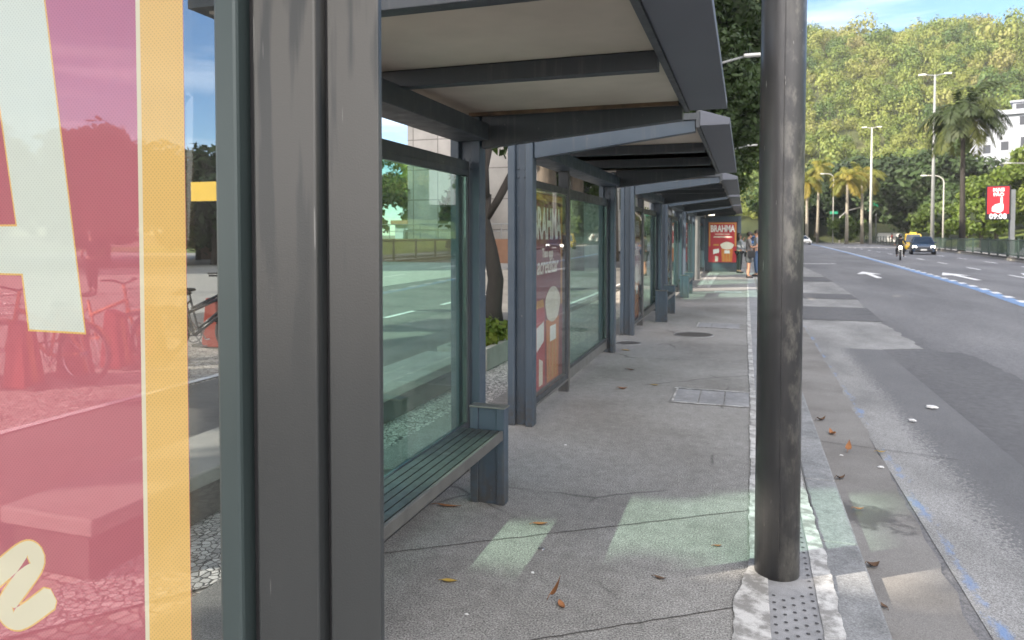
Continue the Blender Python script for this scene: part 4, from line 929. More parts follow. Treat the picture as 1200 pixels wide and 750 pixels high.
# unseen trees added to shape the sun and shade, then the street trees
SG = 'large shade trees along the left lane'
tree('shade_tree', 'broad unseen tree added to shade the pavement beyond the light patch', (-12.2, 2.3, 0), 20, 3.6, 6.3, 7.2, M['leafdark'], 130, 130, .34, .4, 31, (.6, 1.0), group=SG, core=.97, power=4.0, cz=12.6)
tree('shade_tree', 'broad unseen tree added behind the camera to shade the near pavement', (-12.2, -12.0, 0), 20, 3.6, 5.4, 7.2, M['leafdark'], 110, 110, .34, .4, 32, (.6, 1.0), group=SG, core=.97, power=4.0, cz=12.6)
tree('shade_tree', 'slim unseen tree added to close the top of the sun gap', (-12.2, -2.2, 0), 17.5, 2.6, 2.4, 4.2, M['leafdark'], 60, 110, .3, .25, 40, (.6, 1.0), group=SG, core=.95, power=4.0, cz=13.2, off=(0, -2.4))  # leaning crown put over the gap, trunk kept out of the sun shaft
tree('shade_tree', 'spreading tree added behind the second shelter roof to shade the road', (-5.5, 20.0, 0), 15, 3.8, 7.2, 5.2, M['leafdark'], 90, 110, .28, .3, 33, (.8, 1.3), group=SG, core=.8, power=3.0, cz=9.6)  # this and the next two are added to keep the road shaded
tree('shade_tree', 'spreading tree added for shade by the lane behind the fourth shelter', (-7.2, 31, 0), 16, 3.8, 6.2, 5.6, M['leafdark'], 90, 110, .28, .3, 38, (.8, 1.3), group=SG, core=.85, power=3.0, cz=10.2)
tree('shade_tree', 'spreading tree added for shade by the lane behind the farthest shelter', (-7.6, 42.5, 0), 16, 3.6, 6.2, 5.6, M['leafdark'], 90, 110, .28, .3, 39, (.8, 1.3), group=SG, core=.85, power=3.0, cz=10.2)
block('off-white unseen block added left of the view to shade the stone building', -62, -42, 9, 30, 34, M['plaster'])  # put in out of view to shade the stone wall and far pavement
tree('shade_tree', 'tall dense tree overhanging the pavement beyond the shelters', (-2.5, 34.3, 0), 17, 3.5, 4.4, 6.4, M['leafdark'], 110, 420, .13, .33, 34, (.8, 1.5), group=SG, bark=M['darkbark'], cz=10.4, core=.55)
tree('shade_tree', 'dark leafy tree showing right behind the steel pole', (-2.4, 46, 0), 20, 3.5, 4.4, 5.4, M['leafdark'], 100, 380, .16, .35, 35, (.9, 1.6), group=SG, cz=13.6, core=.55)
tree('shade_tree', 'farther street tree beyond the dark one by the pole', (-3.4, 60, 0), 18, 5.0, 5, 6.0, M['leafmid'], 90, 280, .2, .35, 36, (.9, 1.7), group=SG, cz=11, core=.5)
tree('shade_tree', 'street tree at the far end of the left pavement', (-4.2, 78, 0), 17, 5, 5.5, 6.2, M['leafmid'], 80, 220, .24, .35, 37, (1, 1.8), group=SG, cz=10, core=.5)
for i, (x, y, h, l) in enumerate(((-30, 27, 6.6, 'tree on the far plaza edge behind the white letter'), (-27, 31, 6.2, 'tree on the far plaza edge right of the white letter'), (-25.5, 35, 5.6, 'plaza tree behind the yellow poster border'), (-24, 40, 6.4, 'plaza tree seen through clear glass by the frame'), (-33, 22, 6.8, 'plaza tree at the poster left edge'), (-36, 32, 7.6, 'taller plaza tree in the row behind'), (-31, 41, 7.2, 'plaza tree in the back row behind the yellow border'), (-38, 26, 7.8, 'back row plaza tree nearest the poster edge'), (-33, 36.5, 7.3, 'back row plaza tree in the middle of the poster'))):
    tree('plaza_tree', l, (x, y, 0), h, 3.2, 3.2, h * .40, M['leafdark'], 44, 90, .26, .13, 50 + i, (.7, 1.2), group='trees along the far side of the plaza', core=.5)
C, Rr = [(-2.55, 2.85, 2.86), (-2.62, 2.95, 2.98)], [.1, .12]

# ------------------------------------------------------------------ right side: fence, masts, palms, signs
def curve_at(ctr, y):
    for a, b in zip(ctr[:-1], ctr[1:]):
        if a[1] <= y <= b[1]: return a[0] + (b[0] - a[0]) * (y - a[1]) / (b[1] - a[1])
    return ctr[-1][0]
fe = thing('railing', 'long dark green railing along the far side of the road', 'railing', (16, 60, 0))
kbm = MB(); ry = list(np.arange(20, 250, 4.0)); n = len(ry)
for a, b_ in zip(ry[:-1], ry[1:]):
    xa, xb = curve_at(roadR, a) + .05, curve_at(roadR, b_) + .05
    kbm.hexa([(xa, a, -.06), (xa + .3, a, -.06), (xb + .3, b_, -.06), (xb, b_, -.06)], [(xa, a, .16), (xa + .3, a, .16), (xb + .3, b_, .16), (xb, b_, .16)])
kbm.build('kerb_wall', M['darkwall'], fe)
rl = MB(); bars = MB(); y = 20.0
pts = [(curve_at(roadR, y) + .2, y) for y in ry]
for z in (1.25, .30): rl.tube([(x, y, z) for x, y in pts], .035, 6)
rl.build('rail', M['fence'], fe)
pb = MB(); y = 20.0; k = 0; nb = 0
while y < 200:
    x = curve_at(roadR, y) + .2
    if k % 12 == 0: MB().box(x - .05, x + .05, y - .05, y + .05, .16, 1.36).build('railing_post', M['fence'], fe)
    elif 44 < y < 110:
        if nb < 100: MB().box(x - .014, x + .014, y - .014, y + .014, .3, 1.25).build('bar', M['fence'], fe); nb += 1
        else: bars.box(x - .014, x + .014, y - .014, y + .014, .3, 1.25)
    y += .26; k += 1
tag(bars.build('far_bars', M['fence'], fe), kind='stuff')
for i, (y, w_) in enumerate(((53, 1.6), (57.5, 1.7), (63, 1.9), (68.5, 2), (72.5, 1.5))):
    x = curve_at(roadR, y) + 2.6
    C, Rr = crown_clumps((x, y, .75), .5, w_ / 2 + .3, .5, 10, .25, .4, 70 + i); V, T = leaf_cloud(C, Rr, 60, .11, .9, .4, .25, 80 + i); o = quads_mesh('hedge_bush', V, T, M['leafdark'])
    tag(o, ['dark bush behind the railing by the advertising clock', 'dark bush behind the railing left of the clock', 'dark bush behind the railing near the palm foot', 'dark bush behind the railing beside the tall mast', 'small dark bush behind the railing by the dark car'][i], 'bush', 'bushes behind the green railing')
def mast(label, x, y, h, r, mat, arms):
    t = thing('light_mast', label, 'street lamp', (x, y, 0), 'tall double armed light masts')
    MB().tube([(x, y, 0), (x, y, h * .5), (x, y, h)], [r, r * .75, r * .45], 10).build('pole', mat, t, smooth=True)
    for s in arms:
        MB().tube([(x, y, h - .1), (x + s * .9, y, h + .05)], .05, 6).build('arm', mat, t)
        MB().box(x + s * .9 - .45 * (s < 0) - .1, x + s * .9 + .45 * (s > 0) + .1, y - .14, y + .14, h - .02, h + .12).build('lamp_head', M['whitep'], t, bev=.03)
mast('tall grey light mast right of the dark car', 17.9, 81, 17.6, .20, M['lampgrey'], (-1, 1))
mast('pale light mast among the palms, left of the car', 19.4, 128, 19.0, .24, M['palepole'], (-1, 1))
mast('thin far light mast, half hidden by the tree', 24, 152, 11, .12, M['lampgrey'], (-1,))
def curved_lamp(label, x, y, h, arm, mat, rot=0):
    t = thing('street_lamp', label, 'street lamp', (x, y, 0), 'curved arm street lamps')
    p = [(x, y, 0), (x, y, h * .6), (x, y, h - .9)]; a = []
    for k in range(1, 7):
        u = k / 6 * math.pi / 2; a.append((x - arm * .55 * (1 - math.cos(u)), y, h - .9 + .9 * math.sin(u)))
    a.append((x - arm, y, h + .05))
    MB().tube(p + a, [.11, .09, .08] + [.07] * 6 + [.05], 8).build('pole', mat, t, smooth=True)
    MB().box(x - arm - .65, x - arm + .05, y - .13, y + .13, h - .02, h + .10).build('lamp_head', M['whitep'], t, bev=.03)
curved_lamp('curved street lamp right of the tall palm', 25.0, 76, 8.1, 2.0, M['palepole'])
curved_lamp('curved street lamp between mast and palm', 24.2, 104, 9.2, 2.0, M['palepole'])
curved_lamp('curved street lamp among the palms beside the pole', 12.9 + 2.2, 140, 12.6, 1.6, M['palepole'])
curved_lamp('curved street lamp out past the clock on the bank', 33.0, 60, 8.3, 2.0, M['palepole'])
curved_lamp('curved street lamp far right beside the lawn', 34.0, 42, 8.3, 2.0, M['palepole'])
# lamps on the tree side, heads reaching over the road
for (x, y, h, l) in ((-1.6, 26, 7.6, 'grey street lamp arm reaching out past the canopy edge'), (-1.4, 52, 7.6, 'lower farther lamp head under the dark tree')):
    t = thing('street_lamp', l, 'street lamp', (x, y, 0), 'street lamps on the shelter side')
    MB().tube([(x, y, 0), (x, y, h - .5), (x + .3, y, h - .1), (x + 1.6, y, h + .18)], [.09, .07, .05, .035], 8).build('pole', M['lampgrey'], t, smooth=True)
    MB().box(x + 1.5, x + 2.15, y - .12, y + .12, h + .14, h + .24).build('lamp_head', M['whitep'], t, bev=.03)
def palm(label, x, y, h, r, mat, nf=22, fl=3.2, seed=1, droop=1.0, bark=None, zb=0, tint=.4):
    t = thing('palm_tree', label, 'palm tree', (x, y, zb), 'palm trees along the road'); g = random.Random(seed)
    lean = g.uniform(-.3, .3); MB().tube([(x, y, zb), (x + lean * .3, y, zb + h * .4), (x + lean * .6, y, zb + h * .8), (x + lean * .6, y, zb + h)], [r * 1.3, r, r * .85, r * .9], 10).build('trunk', bark or M['palmbark'], t, smooth=True)
    V = []; T = []; cx = x + lean * .6
    for i in range(nf):
        az = 2 * math.pi * i / nf * 2.4 + g.uniform(-.3, .3); el = R(g.uniform(-25, 78)); L_ = fl * g.uniform(.85, 1.1); q = Vector((cx, y, zb + h)); d = Vector((math.cos(az) * math.cos(el), math.sin(az) * math.cos(el), math.sin(el)))
        tn = min(1, max(0, tint + g.uniform(-.25, .25) + (.3 if el < -.1 else 0))); steps = 14; pv = None
        for k in range(steps):
            u = k / steps; nx_ = q + d * (L_ / steps); d = (d + Vector((0, 0, -.11 * droop * (1 + u)))).normalized(); side = d.cross(Vector((0, 0, 1)))
            side = side.normalized() if side.length > .01 else Vector((1, 0, 0)); up = side.cross(d)
            ll = fl * .26 * math.sin(math.pi * min(.98, .12 + u * .9)) ** .7
            for s in (-1, 1):
                for m_ in (0, .33, .66):
                    a0 = q.lerp(nx_, m_); tip = a0 + side * s * ll * .85 + d * ll * .55 - Vector((0, 0, ll * (.25 + .6 * g.random()))); w = d * L_ / steps * .24
                    mid = a0.lerp(tip, .5) + Vector((0, 0, ll * .05))
                    V += [a0, mid - w, tip, mid + w]; T += [tn] * 4
            V += [q - up * .03, nx_ - up * .02, nx_ + up * .02, q + up * .03]; T += [tn] * 4; q = nx_
    quads_mesh('crown', np.array([tuple(v) for v in V]), np.array(T), mat, t); return t
palm('big dark palm with heavy drooping fronds beside the tall mast', 18.9, 74.5, 12.6,   .22, M['palmdark'], 34, 4.5, 3, 1.25, M['darkbark'])
palm('sunlit palm nearest the pale mast, left of it', 19.6, 138, 11.8, .26, M['palmleaf'], 24, 4.4, 4, 1.1, tint=.6)
palm('sunlit palm with yellow lower fronds, second from the pale mast', 16.6, 134, 11.0, .26, M['palmleaf'], 24, 4.2, 5, 1.2, tint=.7)
palm('slim tall palm third from the pale mast', 13.4, 150, 14.2, .24, M['palmleaf'], 20, 4.0, 6, 1.3, tint=.5)
palm('palm with brown hanging fronds close to the steel pole', 10.9, 142, 11.4, .26, M['palmleaf'], 22, 4.0, 7, 1.4, tint=.5)
palm('short palm just visible beside the steel pole', 9.9, 150, 10.2, .26, M['palmleaf'], 22, 3.8, 8, 1.4, tint=.5)
# advertising clock
t = thing('advertising_clock', 'tall street clock with a lit red advert reading 09 08', 'clock', (16.9, 55.4, 0))
MB().box(16.75, 17.05, 55.2, 55.5, 0, 4.6).build('column', M['lampgrey'], t, bev=.03)
# panel turned to face oncoming traffic, yaw towards the camera
ca, sa = math.cos(R(-17)), math.sin(R(-17))
def PC(a, b, c): a *= .82; b *= .86; return (16.02 + a * ca + c * sa, 55.1 + a * sa - c * ca, 3.74 + b)
def prect(a0, a1, b0, b1, c0, c1): return MB().hexa([PC(a, b, c0) for a, b in ((a0, b0), (a1, b0), (a1, b1), (a0, b1))], [PC(a, b, c1) for a, b in ((a0, b0), (a1, b0), (a1, b1), (a0, b1))])
cas = prect(-.86, .86, -1.32, 1.32, -.30, 0).build('case', M['screenblack'], t, bev=.03)
prect(-.72, .72, -.86, 1.22, .002, .006).build('advert_screen', M['screenred'], cas)
text_mb('09:08', .56, lambda x, y, z: PC(x, -1.08 + y, .008 + z), .01, 0, .002, .95).build('clock_digits', M['screenwhite'], cas)
text_mb('MAIS\nPÃO', .36, lambda x, y, z: PC(x + .03, .80 + y, .010 + z), .012, 0, .002).build('lettering', M['screenwhite'], cas)
hd = MB()
hand = [(-.42, -.66), (.10, -.80), (.34, -.62), (.36, -.2), (.30, .02), (.30, .42), (.20, .46), (.16, .38), (.14, -.06), (-.05, -.10), (-.22, -.16), (-.40, -.34)]
hd.add([PC(a, b, .009) for a, b in hand], [tuple(range(len(hand)))]); hd.build('hand_symbol', M['screenwhite'], cas, recalc=False)
# traffic light gantry with green sign
t = thing('traffic_gantry', 'white traffic signal gantry with a small green road sign', 'traffic light', (18.0, 150, 0))
MB().tube([(17.4, 150, 0), (17.4, 150, 5.0), (18.6, 150, 6.2), (21.2, 150, 6.9)], [.16, .14, .12, .09], 8).build('pole', M['palepole'], t, smooth=True)
MB().box(22.2, 24.0, 149.95, 150.05, 6.1, 7.7).build('sign_board', M['greensign'], t)
MB().box(15.6, 17.0, 149.95, 150.05, 5.6, 6.1).build('sign_board', M['greensign'], t)
MB().box(17.05, 17.35, 149.8, 150.05, 3.6, 4.6).build('signal_head', M['black'], t)
MB().tube([(21.1, 150, 6.85), (22.3, 150, 6.9)], .06, 6).build('arm', M['palepole'], t)
# white building on the hillside
t = thing('white_building', 'white hillside building with small dark windows and a flat roof', 'building', (45, 148, 12))
def BR(u, v, z): c, s_ = math.cos(R(-20)), math.sin(R(-20)); return (38.2 + u * c - v * s_, 147 + u * s_ + v * c, z)
def bbox(u0, u1, v0, v1, z0, z1): return MB().hexa([BR(u, v, z0) for u, v in ((u0, v0), (u1, v0), (u1, v1), (u0, v1))], [BR(u, v, z1) for u, v in ((u0, v0), (u1, v0), (u1, v1), (u0, v1))])
wl = bbox(0, 24, 0, 12, 8, 22.5).build('wall', M['whitewall'], t); bbox(-.6, 24.6, -.6, 12.6, 22.51, 23.3).build('roof', M['whitewall'], t); bbox(6, 24, 3, 12, 23.31, 25.0).build('upper_storey', M['whitewall'], t); bbox(5.6, 24.4, 2.6, 12.4, 25.01, 25.3).build('upper_roof', M['whitewall'], t)
for u, z in ((2.2, 20.3), (2.0, 16), (4.6, 16.4), (7.2, 20.6), (7.4, 17), (4.4, 12.4), (7.6, 13), (14.5, 20.4), (14.5, 16.6), (18, 20.4), (18, 16.6)):
    f = bbox(u, u + 1.1, -.05, -.01, z, z + 1.5).build('window', M['window'], t)
for z in (13.5, 17.5): bbox(9.6, 13.2, -.06, -.01, z, z + 2.9).build('balcony', M['concrete'], t)
for u in (6.5, 10, 13): bbox(u, u + 1.6, 2.9, 2.99, 23.8, 24.7).build('window', M['window'], t)
bbox(2.5, 4, 5, 7, 23.31, 24.3).build('roof_tank', M['whitewall'], t)
# trees of the far side
FS = 'trees on the far side of the road'
def ft(label, x, y, h, r, mat, tint=.5, seed=1, n=46, per=90, leaf=.42, zb=None, rz=None):
    zb = float(terr_h(np.array(float(x)), np.array(float(y)))) - .2 if zb is None else zb
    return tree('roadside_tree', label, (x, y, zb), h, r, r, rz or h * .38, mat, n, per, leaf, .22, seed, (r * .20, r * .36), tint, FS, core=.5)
ft('bright green tree right of the clock on the bank', 36.8, 109, 12.0, 4.6, M['leaflight'], .6, 61, 60, 130, .30)
ft('bright green tree behind the clock', 33.0, 114, 9.6, 4.0, M['leaflight'], .45, 62, 60, 120, .30)
ft('light green tree at the right picture edge', 40.5, 118, 14.0, 4.4, M['leaflight'], .7, 63, 60, 130, .30)
ft('low light green tree left of the palm trunk', 25.5, 112, 6.2, 3.2, M['leafmid'], .8, 64, 40, 90, .3)
ft('low yellowish tree beside the tall mast', 28.5, 104, 6.0, 3.4, M['leaflight'], .3, 65, 40, 90, .3)
ft('big dark round tree under the white building', 33.5, 141, 16, 7.0, M['leafdark'], .6, 66, 70, 120, .5)
ft('dark tree left of the tall mast at the hill foot', 29, 150, 17, 8.0, M['leafdark'], .4, 67, 80, 130, .5)
ft('dark spreading tree behind the white van', 23, 160, 17, 8.5, M['leafdark'], .3, 68, 80, 130, .5)
ft('dark tree at the hill foot behind the palms', 15, 172, 15, 8, M['leafdark'], .4, 69, 70, 120, .5)
ft('green tree behind the palms beside the pole', 8, 176, 14, 7, M['leafmid'], .3, 70, 70, 110, .5)
ft('low dark tree on the bank under the white building', 33, 128, 9, 5, M['leafdark'], .7, 71, 60, 110, .4)
ft('low shrub tree among the palm trunks', 17.5, 141, 5, 3, M['leafmid'], .7, 72, 40, 80, .3)
ft('leafy tree up the bank beyond the picture edge', 47, 62, 11, 5, M['leaflight'], .5, 73, 60, 110, .36)
ft('leafy tree up the bank facing the shelters', 52, 44, 12, 5.5, M['leaflight'], .4, 74, 60, 110, .36)
ft('round tree on the lawn facing the nearest shelter', 50, 26, 12, 5.5, M['leafmid'], .7, 75, 60, 110, .36)
ft('dark tree hiding the foot of the white building', 44, 132, 11, 5.5, M['leafdark'], .8, 76, 60, 110, .4)

# ------------------------------------------------------------------ vehicles
def car(label, mat, loc, rz, kind='car', stripe=False, lights=False, L_=4.3, W=1.76, H=1.48, roofsign=False):
    t = thing('taxi' if roofsign else 'parked_car' if False else ('van' if kind == 'van' else 'car'), label, 'taxi' if roofsign else kind, (0, 0, 0))
    w = W / 2
    def ring(y, zt, wt, wm, zb=.22): return [(-wm * .92, y, zb), (wm * .92, y, zb), (wm, y, .42), (wm, y, zt - .14), (wt, y, zt), (-wt, y, zt), (-wm, y, zt - .14), (-wm, y, .42)]
    f = -L_ / 2   # front at -y
    if kind == 'van': st = [(0, .78, .70, .80), (.08, .98, .76, .86), (.75, 1.10, .80, .88), (L_ - .05, 1.10, .82, .88), (L_, 1.05, .8, .85)]
    else: st = [(0, .62, .62, .72), (.07, .74, .70, .82), (.5, .84, .76, .86), (1.15, .94, .80, .88), (2.4, .96, .80, .88), (3.6, .98, .78, .88), (L_ - .1, .96, .72, .84), (L_, .84, .68, .78)]
    body = MB().loft([ring(f + a, z, wt, wm) for a, z, wt, wm in st]).build('body', mat, t, smooth=False, bev=.04)
    if kind == 'van': gh = [(.55, 1.10, .80), (1.25, H + .38, .70), (L_ - .12, H + .40, .72), (L_ - .02, 1.10, .80)]
    else: gh = [(1.0, .93, .78), (1.75, H - .03, .60), (2.9, H, .60), (3.75, .97, .74)]
    a0, a1, a2, a3 = gh; zr = a1[1]
    def q(y, z, ww): return [(-ww, f + y, z), (ww, f + y, z)]
    g0, g1, g2, g3 = q(*a0), q(*a1), q(*a2), q(*a3)
    MB().add(g0 + g1 + g2 + g3, [(0, 1, 3, 2), (2, 3, 5, 4), (4, 5, 7, 6), (0, 2, 4, 6), (1, 7, 5, 3)]).build('window', M['carglass'] if kind != 'van' else mat, t)
    rf = MB().hexa([(-a1[2] - .01, f + a1[0] - .02, zr - .02), (a1[2] + .01, f + a1[0] - .02, zr - .02), (a2[2] + .01, f + a2[0] + .02, a2[1] - .02), (-a2[2] - .01, f + a2[0] + .02, a2[1] - .02)], [(-a1[2] + .05, f + a1[0] + .05, zr + .035), (a1[2] - .05, f + a1[0] + .05, zr + .035), (a2[2] - .05, f + a2[0] - .05, a2[1] + .035), (-a2[2] + .05, f + a2[0] - .05, a2[1] + .035)])
    ro = rf.build('roof', mat, t, bev=.02)
    pb = MB()
    for s in (-1, 1):
        pb.tube([(s * a0[2], f + a0[0], a0[1]), (s * a1[2], f + a1[0], a1[1])], .035, 6).tube([(s * a3[2], f + a3[0], a3[1]), (s * a2[2], f + a2[0], a2[1])], .05, 6)
        ym = f + (a1[0] + a2[0]) / 2; pb.tube([(s * (a0[2] + .0), ym, .95), (s * a1[2], ym, zr)], .035, 6)
    pb.build('pillar', mat, t)
    if kind == 'van': MB().add([(-.72, f + .60, 1.18), (.72, f + .60, 1.18), (.64, f + 1.20, H + .30), (-.64, f + 1.20, H + .30)], [(0, 1, 2, 3)]).build('windscreen', M['carglass'], t)
    for s in (-1, 1):
        for y in (f + .82, f + L_ - .85):
            wm = MB().tube([(s * (w - .20), y, .31), (s * (w - .01), y, .31)], .31, 20).build('wheel', M['black'], t)
            MB().tube([(s * (w - .012), y, .31), (s * (w + .004), y, .31)], .19, 14).build('rim', M['chrome'], wm)
        MB().hexa([(s * .50, f - .012, .58), (s * .80, f + .05, .58), (s * .80, f + .12, .58), (s * .50, f + .12, .58)], [(s * .52, f + .02, .72), (s * .80, f + .09, .73), (s * .80, f + .2, .73), (s * .52, f + .2, .72)]).build('headlight', M['headlight'] if lights else M['chrome'], t)
        MB().box(s * .88 - .1, s * .88 + .1, f + 1.12, f + 1.22, .95, 1.08).build('mirror', mat, t, bev=.03)
    MB().box(-.62, .62, f - .03, f + .1, .26, .42).build('bumper', M['black'], t, bev=.02); MB().box(-.44, .44, f - .015, f + .1, .50, .60).build('grille', M['black'], t)
    MB().box(-.22, .22, f - .045, f - .031, .36, .47).build('number_plate', M['whitep'], t)
    if stripe: MB().box(-.90, -.886, f + .6, f + L_ - .5, .62, .74).box(.886, .90, f + .6, f + L_ - .5, .62, .74).build('side_stripe', M['carblue'], t)
    if roofsign: MB().box(-.28, .28, f + 2.0, f + 2.18, zr + .04, zr + .19).build('roof_sign', M['caryel'], t, bev=.02)
    t.location = loc; t.rotation_euler = (0, 0, rz); return t
car('dark blue car with lit headlights coming towards the camera', M['carblue'], (14.3, 68, ZR), R(-9), lights=True, W=1.85)
car('yellow taxi following close behind the dark blue car', M['caryel'], (16.0, 80, ZR), R(-8), stripe=True, roofsign=True, H=1.72)
car('white van parked far off beyond the railing, left of the taxi', M['vanwhite'], (27.0, 152, .0), R(60), 'van', L_=5.2, H=1.5)
car('grey car on the opposite carriageway behind the railing at right', M['carsilver'], (23.5, 67.5, 0), R(60))
car('white car parked far away beside the steel pole', M['vanwhite'], (9.0, 128, ZR), R(20))
car('bright blue car far down the left kerb behind the people', M['greensign'] if False else pm('bright_blue_car', (.05, .2, .5), None, 3, .25), (1.2, 92, ZR), R(-4))

# ------------------------------------------------------------------ people
def skin_obj(name, V, E_, Rd, mat, parent, sub=2):
    me = bpy.data.meshes.new(name); me.from_pydata(V, E_, []); o = bpy.data.objects.new(name, me); COL.objects.link(o)
    o.modifiers.new('s', 'SKIN'); sv = me.skin_vertices[0].data
    for i, r in enumerate(Rd): sv[i].radius = r if hasattr(r, '__len__') else (r, r); sv[i].use_root = (i == 0)
    m = o.modifiers.new('u', 'SUBSURF'); m.levels = sub; m.render_levels = sub
    dg = bpy.context.evaluated_depsgraph_get(); me2 = bpy.data.meshes.new_from_object(o.evaluated_get(dg)); bpy.data.objects.remove(o); me2.name = name
    me2.materials.clear(); me2.materials.append(mat); me2.polygons.foreach_set('use_smooth', [True] * len(me2.polygons))
    q = bpy.data.objects.new(name, me2); COL.objects.link(q); q.parent = parent; return q
def person(label, loc, rz, J, top, bottom, legs='trousers', hair='long', scale=1.0, helmet=None, shoe=None, sleeve='short', group=None):
    """J: joints (facing -y): head tilt, elbows, wrists, knees, ankles"""
    t = thing('person', label, 'person', (0, 0, 0), group)
    V = [(0, 0, .93), (0, 0, 1.10), (0, 0, 1.28), (0, 0, 1.41), J.get('neck', (0, -.005, 1.47)), J.get('chin', (0, -.02, 1.53)), J.get('head', (0, -.01, 1.61))]; Rd = [(.135, .10), (.115, .085), (.14, .095), (.085, .06), .05, (.066, .075), (.072, .085)]
    E_ = [(i, i + 1) for i in range(6)]
    def add(p, r, par): V.append(p); Rd.append(r); E_.append((par, len(V) - 1)); return len(V) - 1
    idx = {}
    for s, sd_ in ((-1, 'l'), (1, 'r')):
        sh = add((s * .165, 0, 1.37), .052, 3); el = add(J['elbow_' + sd_], .038, sh); wr = add(J['wrist_' + sd_], .026, el)
        d = (Vector(J['wrist_' + sd_]) - Vector(J['elbow_' + sd_])).normalized(); pal = add(tuple(Vector(J['wrist_' + sd_]) + d * .07), (.032, .018), wr)
        pv = Vector(V[pal]); sdv = d.cross(Vector((1, 0, 0))); sdv = sdv.normalized() if sdv.length > .1 else Vector((0, 1, 0))
        for k, ln in ((-1.5, .065), (-.5, .078), (.5, .074), (1.5, .058)): add(tuple(pv + sdv * k * .014 + d * ln + Vector((0, 0, -.008))), .008, pal)
        add(tuple(Vector(J['wrist_' + sd_]) + d * .05 + sdv * .05), .010, wr)
        hp_ = add((s * .085, 0, .88), .092, 0); kn = add(J.get('knee_' + sd_, (s * .09, -.01, .50)), .056, hp_); ak = add(J.get('ankle_' + sd_, (s * .09, .02, .09)), .036, kn); add(tuple(Vector(V[ak]) + Vector(J.get('foot', (0, -.14, -.055)))), (.036, .026), ak)
        idx[sd_] = (sh, el, wr, hp_, kn, ak)
    skin_obj('body', V, E_, Rd, M['skin'], t)
    # head detail: eyes, nose, ears, mouth
    # shirt
    sv = [V[0], V[1], V[2], V[3]]; sr = [(.150, .115), (.132, .102), (.156, .110), (.10, .076)]; se = [(0, 1), (1, 2), (2, 3)]
    for sd_ in 'lr':
        sh, el, wr = idx[sd_][:3]; sv.append(V[sh]); sr.append(.066); se.append((3, len(sv) - 1))
        e = V[el] if sleeve == 'long' else tuple(Vector(V[sh]).lerp(Vector(V[el]), .75)); sv.append(e); sr.append(.052); se.append((len(sv) - 2, len(sv) - 1))
        if sleeve == 'long': sv.append(tuple(Vector(V[el]).lerp(Vector(V[wr]), .92))); sr.append(.040); se.append((len(sv) - 2, len(sv) - 1))
    skin_obj('shirt', sv, se, sr, top, t)
    bv = [(0, 0, .96)]; br = [(.148, .118)]; be = []
    for sd_ in 'lr':
        hp_, kn, ak = idx[sd_][3:]; bv.append(V[hp_]); br.append(.108); be.append((0, len(bv) - 1)); bv.append(V[kn] if legs == 'trousers' else tuple(Vector(V[hp_]).lerp(Vector(V[kn]), .92))); br.append(.074 if legs == 'trousers' else .10); be.append((len(bv) - 2, len(bv) - 1))
        if legs == 'trousers': bv.append(tuple(Vector(V[kn]).lerp(Vector(V[ak]), .93))); br.append(.055); be.append((len(bv) - 2, len(bv) - 1))
    skin_obj('trousers' if legs == 'trousers' else 'shorts', bv, be, br, bottom, t)
    for sd_ in 'lr':
        a = Vector(V[idx[sd_][5]]); fo = Vector(J.get('foot', (0, -.14, -.055))); MB().tube([a + Vector((0, .045, -.05)), a + Vector((0, -.01, -.045)), a + fo * .7 + Vector((0, 0, -.01)), a + fo * 1.12], [.036, .046, .044, .030], 10).build('shoe', shoe or M['black'], t, smooth=True)
    hd = Vector(V[6])
    if helmet: MB().ball(tuple(hd + Vector((0, .01, -.01))), (.135, .155, .15), 16, 12).build('helmet', helmet, t, smooth=True); MB().ball(tuple(hd + Vector((0, -.06, -.015))), (.105, .10, .055), 12, 8).build('visor', M['window'], t, smooth=True)
    else:
        h = MB().ball(tuple(hd + Vector((0, .022, .018))), (.092, .105, .098), 16, 10)
        if hair == 'long':
            h.loft([[(hd.x + rx * math.cos(a), hd.y + .05 + ry * math.sin(a), hd.z + dz) for a in [2 * math.pi * k / 12 for k in range(12)]] for dz, rx, ry in ((.05, .08, .07), (-.06, .098, .075), (-.16, .105, .07), (-.27, .095, .055), (-.34, .05, .03))])
        h.build('hair', M['hair'], t, smooth=True)
        fc = MB()
        for s in (-1, 1): fc.ball((hd.x + s * .03, hd.y - .083, hd.z - .015), (.010, .006, .007), 8, 6)
        fc.ball((hd.x, hd.y - .072, hd.z - .085), (.022, .008, .006), 8, 6); fc.build('face_features', M['hair'], t)
        MB().ball((hd.x, hd.y - .092, hd.z - .045), (.012, .016, .020), 8, 6).ball((hd.x - .078, hd.y + .005, hd.z - .03), (.012, .02, .03), 8, 6).ball((hd.x + .078, hd.y + .005, hd.z - .03), (.012, .02, .03), 8, 6).build('nose_and_ears', M['skin'], t, smooth=True)
    t.location = loc; t.rotation_euler = (0, 0, rz); t.scale = (scale,) * 3; return t
PG = 'people waiting by the far shelter'
person('person in a grey top and black trousers, one hand raised to the face', (-.22, 30.9, 0), R(120), {'elbow_l': (-.24, -.06, 1.12), 'wrist_l': (-.12, -.22, 1.02), 'elbow_r': (.22, -.16, 1.16), 'wrist_r': (.10, -.24, 1.42)}, M['greyshirt'], M['blacktr'], scale=.97, sleeve='long', group=PG)
w2 = person('person in a grey shirt and dark shorts with a black shoulder bag', (.13, 27.6, 0), R(100), {'elbow_l': (-.20, -.06, 1.12), 'wrist_l': (-.12, -.26, 1.16), 'elbow_r': (.22, -.05, 1.12), 'wrist_r': (.10, -.26, 1.15), 'head': (0, -.05, 1.60), 'chin': (0, -.06, 1.52)}, M['greyshirt2'], M['darkskirt'], legs='shorts', hair='short', scale=1.0, group=PG)
bg_ = thing('shoulder_bag', 'black shoulder bag hanging at the hip of the waiting person', 'bag', (.2, 27.36, .85))
